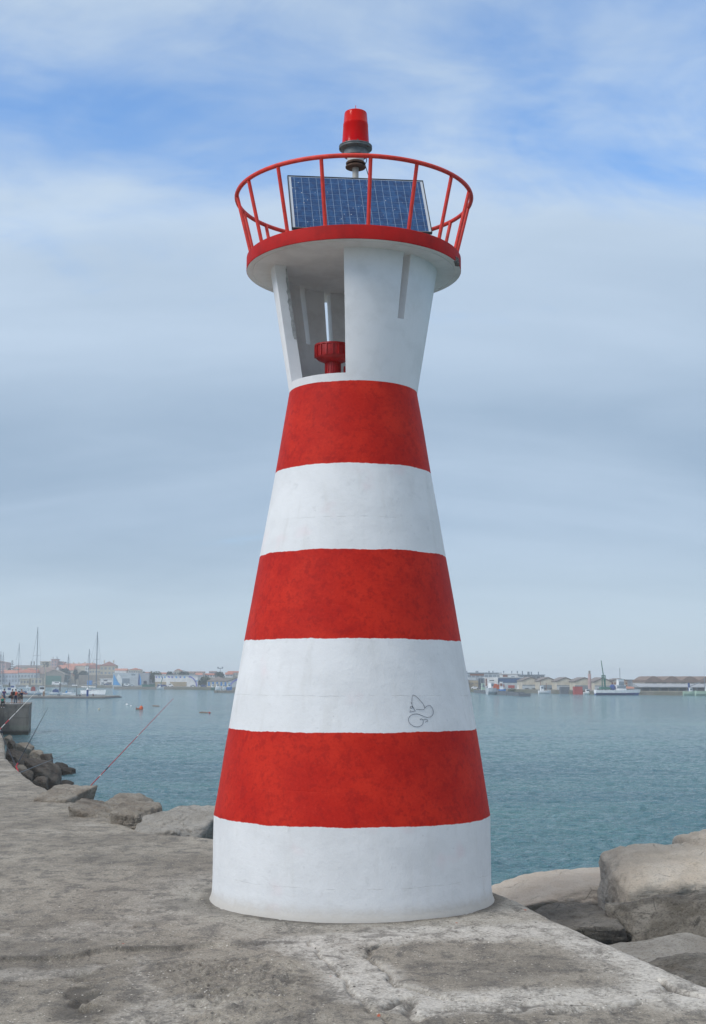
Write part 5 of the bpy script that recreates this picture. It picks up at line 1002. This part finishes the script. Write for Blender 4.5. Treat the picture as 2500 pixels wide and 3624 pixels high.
for lb, px, Y, L, mk, H, car in (('white van parked before the sail warehouse door', 450, 985, 4.8, 'boat', 2.0, False), ('silver car parked right of the white van', 468, 985, 4.2, 'ltgrey', 1.4, True), ('white van under the left violet arch', 603, 942, 4.4, 'boat', 2.1, False), ('blue car left of the van under the violet arch', 582, 942, 4.2, 'nblue', 1.5, True), ('long white bus body parked in front of the boat shed', 202, 1187, 9, 'boat', 3.0, False),
                               ('grey white van right of the bus body', 228, 1186, 6, 'ltgrey', 2.4, False), ('dark blue car before the flat white shed', 377, 1178, 4.6, 'nblue', 1.6, True), ('silver car before the flat white shed', 366, 1178, 4.4, 'ltgrey', 1.5, True), ('white car parked by the right violet arch', 684, 936, 4.0, 'ltgrey', 1.4, True), ('dark blue car left of the store with blue doors', 722, 918, 4.2, 'nblue', 1.5, True),
                               ('dark car at the waterfront right of the red roofed row', 260, 1186, 4.5, 'dgrey', 1.5, True), ('grey car right of the blue container', 338, 1188, 4.5, 'slate', 1.5, True), ('white car at the foot of the tan block', 1682, 786, 4.4, 'boat', 1.5, True), ('dark car at the foot of the glazed bay', 1705, 786, 4.4, 'dgrey', 1.5, True)):
    van(lb, px, Y, L, mk, H, car)
# ---- pontoon with its fittings
PA = atY(-30, 2466, 462); PB = atZ(374, 2472.5, SEA)
def pontoon():
    x1 = PB.x; x0 = x1-60; Y = PB.y; o = thing('floating_pontoon', 'long low grey floating pontoon with dark side in the marina', 'pontoon', (x1, Y, SEA)); q = MB(); q.box(-60, -.8, 0, 34, .35, .72); q.build('deck', K('stone'), o); q = MB(); q.box(-60, 0, -.3, 33, -.4, .33); q.build('float', K('dgrey'), o)
    q = MB(); q.box(-60, -1.0, -.05, .3, .724, .80); q.build('edge_beam', K('ltgrey'), o)
pontoon()
def pont(px, dy=1.5): return (atY(px, 2466, PB.y+dy).x, PB.y+dy, SEA+.73)
for i, (px, nm) in enumerate(((136.5, 'left'), (142, 'left'), (206, 'middle'), (212, 'middle'), (274, 'right'), (281, 'right'))):
    q = MB(); q.lathe([(.28, 0), (.20, .15), (.20, .45), (.32, .55), (.30, .7), (.02, .72)], 10); o = q.build('mooring_bollard', K('dgrey'), None, True, pont(px, .5)); tag(o, 'dark bollard, %s of the %s pair on the pontoon edge' % ('left one' if i % 2 == 0 else 'right one', nm), 'bollard', 'bollard pairs on the pontoon')
q = MB(); q.lathe([(.38, -.7), (.38, 2.3), (.02, 2.4)], 12); o = q.build('mooring_pile', K('nblue'), None, True, pont(310, 1)); tag(o, 'thick dark blue pile with white cap beside the ketch', 'pile'); q = MB(); q.lathe([(.48, 2.32), (.44, 2.6), (.02, 2.9)], 12); q.build('cap', K('boat'), o, True)
q = MB(); q.lathe([(.34, 0), (.30, 1.3), (.2, 1.7), (.02, 1.8)], 10); o = q.build('mooring_pile', K('wood'), None, True, pont(155, 3)); tag(o, 'stubby brown pile beside the pale pole on the pontoon', 'pile')
o = bar('pontoon_light', 'thin dark post with white lamp head right of the small sailboat', 271.5, 2427, 2464, PB.y+6, .14, 'dgrey', 'lamp post'); q = MB(); H = ZP(271.5, 2427, PB.y+6)-ZP(271.5, 2464, PB.y+6); q.box(-1.6, .2, -.3, .3, H, H+.35); q.build('lamp_head', K('boat'), o)
bar('pale_pole', 'thick pale pole rising from the pontoon by the brown pile', 160, 2352, 2462, PB.y+8, .17, 'cream', 'pole')
bar('channel_post', 'black channel post with white top in the far marina, left one', 34, 2415, 2434, 700, .45, 'dark', 'post', group='channel posts'); bar('channel_post', 'black channel post with yellow top right of the bus body', 213, 2418, 2440, 800, .45, 'dark', 'post', group='channel posts')
# ---- buoys and floating wood
def buoy(label, px, py, r, mk, sz=1.0, up=.4, cat='buoy', lug=True):
    p = atZ(px, py, SEA); q = MB(); q.ball((0, 0, r*sz*up), r, 10, sz); o = q.build('mooring_buoy', K(mk), None, True, p); tag(o, label, cat)
    if lug: q = MB(); q.tube([(0, 0, r*sz*(1+up)-.02), (0, 0, r*sz*(1+up)+r*.3)], r*.12, 6); q.build('lifting_eye', K('dgrey'), o)
buoy('big round orange buoy floating with a dark drum', 500.5, 2511, .42, 'orange', 1.25, .6)
p = atZ(489, 2511, SEA); q = MB(); q.tube([(-.5, 0, .1), (.5, .1, .14)], .22, 8); q.tube([(-.35, 0, .3), (-.35, 0, .65)], .06, 6); o = q.build('floating_drum', K('rust'), None, True, p); tag(o, 'dark rusty drum floating against the orange buoy', 'drum')
buoy('larger white buoy left of the orange buoy', 450, 2495, .36, 'boat', .8, .3); buoy('smaller white buoy between the larger one and the orange buoy', 464.5, 2499.5, .26, 'boat', .8, .3); buoy('pale yellow buoy alone in front of the pontoon', 351, 2512, .26, 'cream', 1.0, .4)
for a, b_, y, lb in ((541, 565, 2499, 'dark log floating between orange buoy and red tipped float'), (707, 736, 2522, 'long dark plank of the red tipped float')):
    p = atZ(a, y, SEA); p2 = atZ(b_, y+1, SEA); q = MB(); d = p2-p; q.tube([(0, 0, .05), (d.x*.5, d.y*.5, .12), (d.x, d.y, .05)], .11, 6); o = q.build('floating_log', K('wood'), None, True, p); tag(o, lb, 'log')
buoy('small bright red float at the end of the plank', 742, 2524.5, .24, 'red', .9, .4, 'float')
# ================================================================== CONCRETE PIER WITH PEOPLE
def pier():
    s = NT('pier_concrete'); n1 = s.noise(0.5, 6, 0.65, (1, 1, .7)); n2 = s.noise(3, 6, 0.7); st = s.noise(1.6, 5, 0.6, (1, 1, .15)); sp = s.n.new('ShaderNodeSeparateXYZ'); s.l.new(s.tc.outputs['Object'], sp.inputs[0]); z = sp.outputs[2]
    c = s.mix(s.rng(n1, .38, .62), (0.125, .115, .10), (.20, .188, .165)); c = s.mix(s.math('MULTIPLY', s.rng(st, .5, .68), .5), c, (.065, .06, .055)); c = s.mix(s.math('MULTIPLY', s.rng(n2, .55, .7), .4), c, (.07, .065, .06))
    seam = s.math('MULTIPLY', s.rng(s.math('ABSOLUTE', s.math('ADD', z, 1.62)), .05, .02), s.rng(n1, .4, .5)); c = s.mix(s.math('MULTIPLY', seam, .6), c, (.05, .048, .045))
    wet = s.rng(s.math('ADD', z, s.math('MULTIPLY', n2, .3)), -2.9, -3.15); c = s.mix(s.math('MULTIPLY', wet, .9), c, (.035, .035, .026))
    alg = s.math('MULTIPLY', s.rng(s.math('ABSOLUTE', s.math('ADD', z, 2.75)), .35, .15), s.rng(n1, .45, .55)); c = s.mix(s.math('MULTIPLY', alg, .5), c, (.22, .24, .19))
    PM = s.fin(c, .92, s.bump(s.math('ADD', n2, st), .6, .05)); p = atZ(104.5, 2492, 0); o = thing('concrete_pier', 'square grey concrete pier wall with people standing on top', 'pier', (p.x, p.y, 0), 0.215)
    q = MB(); q.box(-60, 0, 0, 14, -6, -.30); q.build('wall', PM, o)
    q = MB(); q.box(-60, .05, -.05, 14.05, -.297, 0); q.build('cap_slab', PM, o); return p
PP = pier()
SKIN = mat('skin', (0.48, 0.26, 0.18), 0.6); HAIRM = mat('dark_hair', (0.03, 0.02, 0.015), 0.7)
def skin_mesh(name, verts, edges, radii, m_, parent, sub=2):
    me = bpy.data.meshes.new(name); me.from_pydata(verts, edges, []); o = bpy.data.objects.new(name+'_tmp', me); COL.objects.link(o); o.modifiers.new('s', 'SKIN'); o.modifiers.new('u', 'SUBSURF').levels = sub; o.modifiers['u'].render_levels = sub
    for v, r_ in zip(me.skin_vertices[0].data, radii): v.radius = (r_, r_) if isinstance(r_, (int, float)) else r_; v.use_root = False
    me.skin_vertices[0].data[0].use_root = True
    dg = bpy.context.evaluated_depsgraph_get(); dg.update(); m2 = bpy.data.meshes.new_from_object(o.evaluated_get(dg)); bpy.data.objects.remove(o); bpy.data.meshes.remove(me)
    m2.name = name; m2.materials.clear(); m2.materials.append(m_); m2.polygons.foreach_set('use_smooth', [True]*len(m2.polygons)); q = bpy.data.objects.new(name, m2); COL.objects.link(q); q.parent = parent; return q
def person(label, loc, rz, top, bottom, long_trousers=False, hL=None, hR=None, sit=False, sc=1.0, sleeves=True, hat=None):
    o = thing('person', label, 'person', loc, rz, None); o.scale = (sc, sc, sc)
    # x right, -y front; hips at 0.95
    hz = .95 if not sit else .22
    J = {'pelvis': (0, 0, hz), 'waist': (0, .01, hz+.16), 'chest': (0, .0, hz+.38), 'neck': (0, 0, hz+.53), 'chin': (0, -.015, hz+.60), 'head': (0, -.02, hz+.70), 'crown': (0, -.01, hz+.79)}
    rad = {'pelvis': .135, 'waist': .12, 'chest': .145, 'neck': .055, 'chin': .062, 'head': .090, 'crown': .062}
    E_ = [('pelvis', 'waist'), ('waist', 'chest'), ('chest', 'neck'), ('neck', 'chin'), ('chin', 'head'), ('head', 'crown')]
    for s_, nm in ((-1, 'l'), (1, 'r')):
        hand = (hL if s_ < 0 else hR) or (s_*.27, -.08, hz-.08)
        sh = Vector((s_*.185, 0, hz+.46)); hd = Vector(hand); el = (sh+hd)/2+Vector((s_*.05, .06, -.03)); J['sh'+nm] = tuple(sh); J['el'+nm] = tuple(el); J['wr'+nm] = tuple(el.lerp(hd, .85)); J['ha'+nm] = tuple(hd)
        rad.update({'sh'+nm: .060, 'el'+nm: .042, 'wr'+nm: .030, 'ha'+nm: .038})
        if not sit: leg = [(s_*.095, 0, hz-.10), (s_*.12, -.02, .50), (s_*.14, .03, .09), (s_*.15, -.12, .04)]
        else: leg = [(s_*.10, -.06, hz-.02), (s_*.16, -.46, hz+.10), (s_*.14, -.52, -.32), (s_*.14, -.66, -.38)]
        for k, p_, r_ in zip(('hip', 'kn', 'an', 'to'), leg, (.095, .060, .040, .038)): J[k+nm] = p_; rad[k+nm] = r_
        E_ += [('chest', 'sh'+nm), ('sh'+nm, 'el'+nm), ('el'+nm, 'wr'+nm), ('wr'+nm, 'ha'+nm), ('pelvis', 'hip'+nm), ('hip'+nm, 'kn'+nm), ('kn'+nm, 'an'+nm), ('an'+nm, 'to'+nm)]
    def sub(names, infl, name, m_, cut=None):
        names = [n_ for n_ in names]; idx = {n_: i for i, n_ in enumerate(names)}; vs = [J[n_] for n_ in names]
        if cut:
            for a, b, t in cut: vs[idx[b]] = tuple(Vector(J[a]).lerp(Vector(J[b]), t))
        skin_mesh(name, vs, [(idx[a], idx[b]) for a, b in E_ if a in idx and b in idx], [rad[n_]*infl+.006*(infl > 1) for n_ in names], m_, o)
    sub(list(J), 1.0, 'body', SKIN)
    sub(['pelvis', 'waist', 'chest', 'shl', 'shr']+(['ell', 'elr'] if sleeves else []), 1.13, 'shirt', top, [('shl', 'ell', .7), ('shr', 'elr', .7)] if sleeves else None)
    sub(['waist', 'pelvis', 'hipl', 'knl', 'hipr', 'knr']+(['anl', 'anr'] if long_trousers else []), 1.18, 'trousers' if long_trousers else 'shorts', bottom, None if long_trousers else [('hipl', 'knl', .85), ('hipr', 'knr', .85)])
    q = MB(); q.ball((0, .028, hz+.750), .092, 8, .95); q.build('hair' if not hat else 'cap', hat or HAIRM, o, True)
    for s_ in (-1, 1): q = MB(); ft = J['tol' if s_ < 0 else 'tor']; an = J['anl' if s_ < 0 else 'anr']; q.tube([(an[0], an[1]+.05, ft[2]+.0), (ft[0], ft[1]-.04, ft[2]-.005)], [.05, .045], 8); q.build('shoe', K('ltgrey'), o, True)
    return o
def pp(px, dy=1.0): Y = PP.y+dy-0.2*(104.5-px)/FPX*PP.y; return (atY(px, 2492, Y).x, Y, 0)
cl = lambda n_, c: mat('cloth_'+n_, c, 0.9)
person('person in orange shirt and dark trousers, back turned, on the pier', pp(55.5, .7), R(160), cl('orange', (.75, .13, .06)), cl('navy', (.015, .02, .05)), True, hL=(-.12, -.22, 1.0), hR=(.12, -.22, 1.0))
person('person in navy top and brown shorts pointing out to the right', pp(76), R(60), cl('navytop', (.012, .018, .06)), cl('brownshort', (.10, .075, .05)), hL=(-.10, -.55, 1.42), hR=(.12, -.48, 1.36), sleeves=False)
o = person('person with dark red backpack and bare legs left of the orange shirt', pp(43.5, .8), R(235), cl('darkred', (.16, .03, .03)), cl('pinkshort', (.40, .20, .16)), hL=(-.22, -.2, 1.0))
q = MB(); q.ball((0, .22, 1.28), .18, 8, 1.35); q.build('backpack', cl('black', (.02, .02, .022)), o, True)
person('shorter person in dark patterned top between orange and navy figures', pp(66.5, 1.6), R(150), cl('darkolive', (.06, .06, .05)), cl('greyshort', (.10, .10, .11)), sc=.88)
person('person in purple and grey clothes standing at the left picture edge', pp(14, 7), R(200), cl('purple', (.07, .045, .14)), cl('bluegrey', (.08, .13, .20)), hL=(-.2, -.3, 1.1))
person('person in green vest sitting on the pier edge at the far left', (*pp(9, .3)[:2], 0.0), R(20), cl('green', (.02, .20, .14)), cl('black2', (.02, .02, .025)), True, sit=True, sleeves=False)
person('person seated with dark red top crouching on the pontoon by the ketch', (atY(330, 2466, PB.y+1.5).x, PB.y+1.5, SEA+.80), R(30), cl('maroon', (.14, .05, .06)), cl('black2', (.02, .02, .025)), True, sit=True)
person('person in pale top on the pontoon left of the blue pile', (atY(288, 2466, PB.y+2).x, PB.y+2, SEA+.80), R(-60), cl('palegrey', (.5, .5, .5)), cl('navy', (.015, .02, .05)), True, sit=True)
q = MB(); q.box(-.22, .22, -.14, .14, 0, .30); q.box(-.10, .10, -.03, .03, .30, .40); x = pp(37.5, .7); o = q.build('shoulder_bag', cl('black', (.02, .02, .022)), None, False, (x[0], x[1], .70)); tag(o, 'black shoulder bag hanging beside the backpack wearer', 'bag')
# ================================================================== FISHING RODS
def rod(label, a, b, mk, r0=.016, r1=.005, bands=(), name='fishing_rod', bow=0.0):
    a = Vector(a); b = Vector(b); d = b-a; o = thing(name, label, 'fishing rod', a); q = MB(); pts = [d*t+Vector((0, 0, -bow*t*t)) for t in [i/10 for i in range(11)]]; q.tube(pts, [r0+(r1-r0)*i/10 for i in range(11)], 8); q.build('blank', mk, o, True)
    for t0, t1, m2 in bands: q = MB(); q.tube([d*t0+Vector((0, 0, -bow*t0*t0)), d*t1+Vector((0, 0, -bow*t1*t1))], (r0+(r1-r0)*t0)+.004, 8); q.build('sleeve', m2, o, True)
    for t in (.35, .5, .64, .77, .88): q = MB(); q.tube([d*t+Vector((0, 0, -bow*t*t-.0)), d*t+Vector((0, 0, -bow*t*t-.035))], .006, 5); q.build('line_guide', K('steel'), o)
RR_ = mat('rod_red', (0.42, 0.02, 0.03), .35); RB = mat('rod_black', (0.02, 0.025, 0.035), .4); RW = mat('rod_white', (0.62, 0.60, 0.56), .4)
rod('long red fishing rod standing on the blocky grey rock', atY(322, 2780, 33.2), atY(614, 2472, 35), RR_, .012, .004, ((.17, .20, RB), (.10, .115, RW), (.55, .565, RW), (.19, .195, RW)))
rod('black fishing rod leaning over the dark tidal rocks', atY(58, 2712, 46), atY(171.5, 2503, 48), RB, .017, .006, ((.0, .05, RR_),))
rod('fine dark rod held low over the water toward the right', atY(72, 2734, 44), atY(313, 2637, 50), mat('rod_grey', (.14, .16, .18), .4), .013, .004)
rod('pale white fishing rod with red sleeve crossing the pier wall', atY(-30, 2612, 60), atY(134, 2443, 64), RW, .022, .010, ((.28, .36, RR_), (.17, .20, RR_), (.5, .51, RB)))
rod('dark rod butt with reel and red end beside the rod rests', atY(66, 2732, 44.5), atY(3, 2592, 46), RB, .018, .012, ((.0, .14, RR_), (.93, 1.0, RB)))
x = atY(3, 2592, 46); q = MB(); q.lathe([(.03, -.05), (.055, -.04), (.055, .04), (.03, .05)], 12); q.tube([(.05, 0, 0), (.12, 0, .02)], .01, 5); o = q.build('fishing_reel', K('dark'), None, True, x+Vector((0.02, -.03, .02))); tag(o, 'small black reel at the upper end of the dark rod butt', 'reel')
# ================================================================== HAZE
def haze():
    q = MB(); q.box(-4100, 4100, -4100, 4100, -8.0, 34.0); m_ = bpy.data.materials.new('haze_air'); m_.use_nodes = True; nt = m_.node_tree; nt.nodes.clear(); out = nt.nodes.new('ShaderNodeOutputMaterial'); v = nt.nodes.new('ShaderNodeVolumePrincipled')
    v.inputs['Color'].default_value = (0.93, 0.96, 1.0, 1); v.inputs['Density'].default_value = 0.00033; v.inputs['Anisotropy'].default_value = 0.0; nt.links.new(v.outputs[0], out.inputs['Volume'])
    o = q.build('haze', m_); tag(o, kind='stuff')
haze()
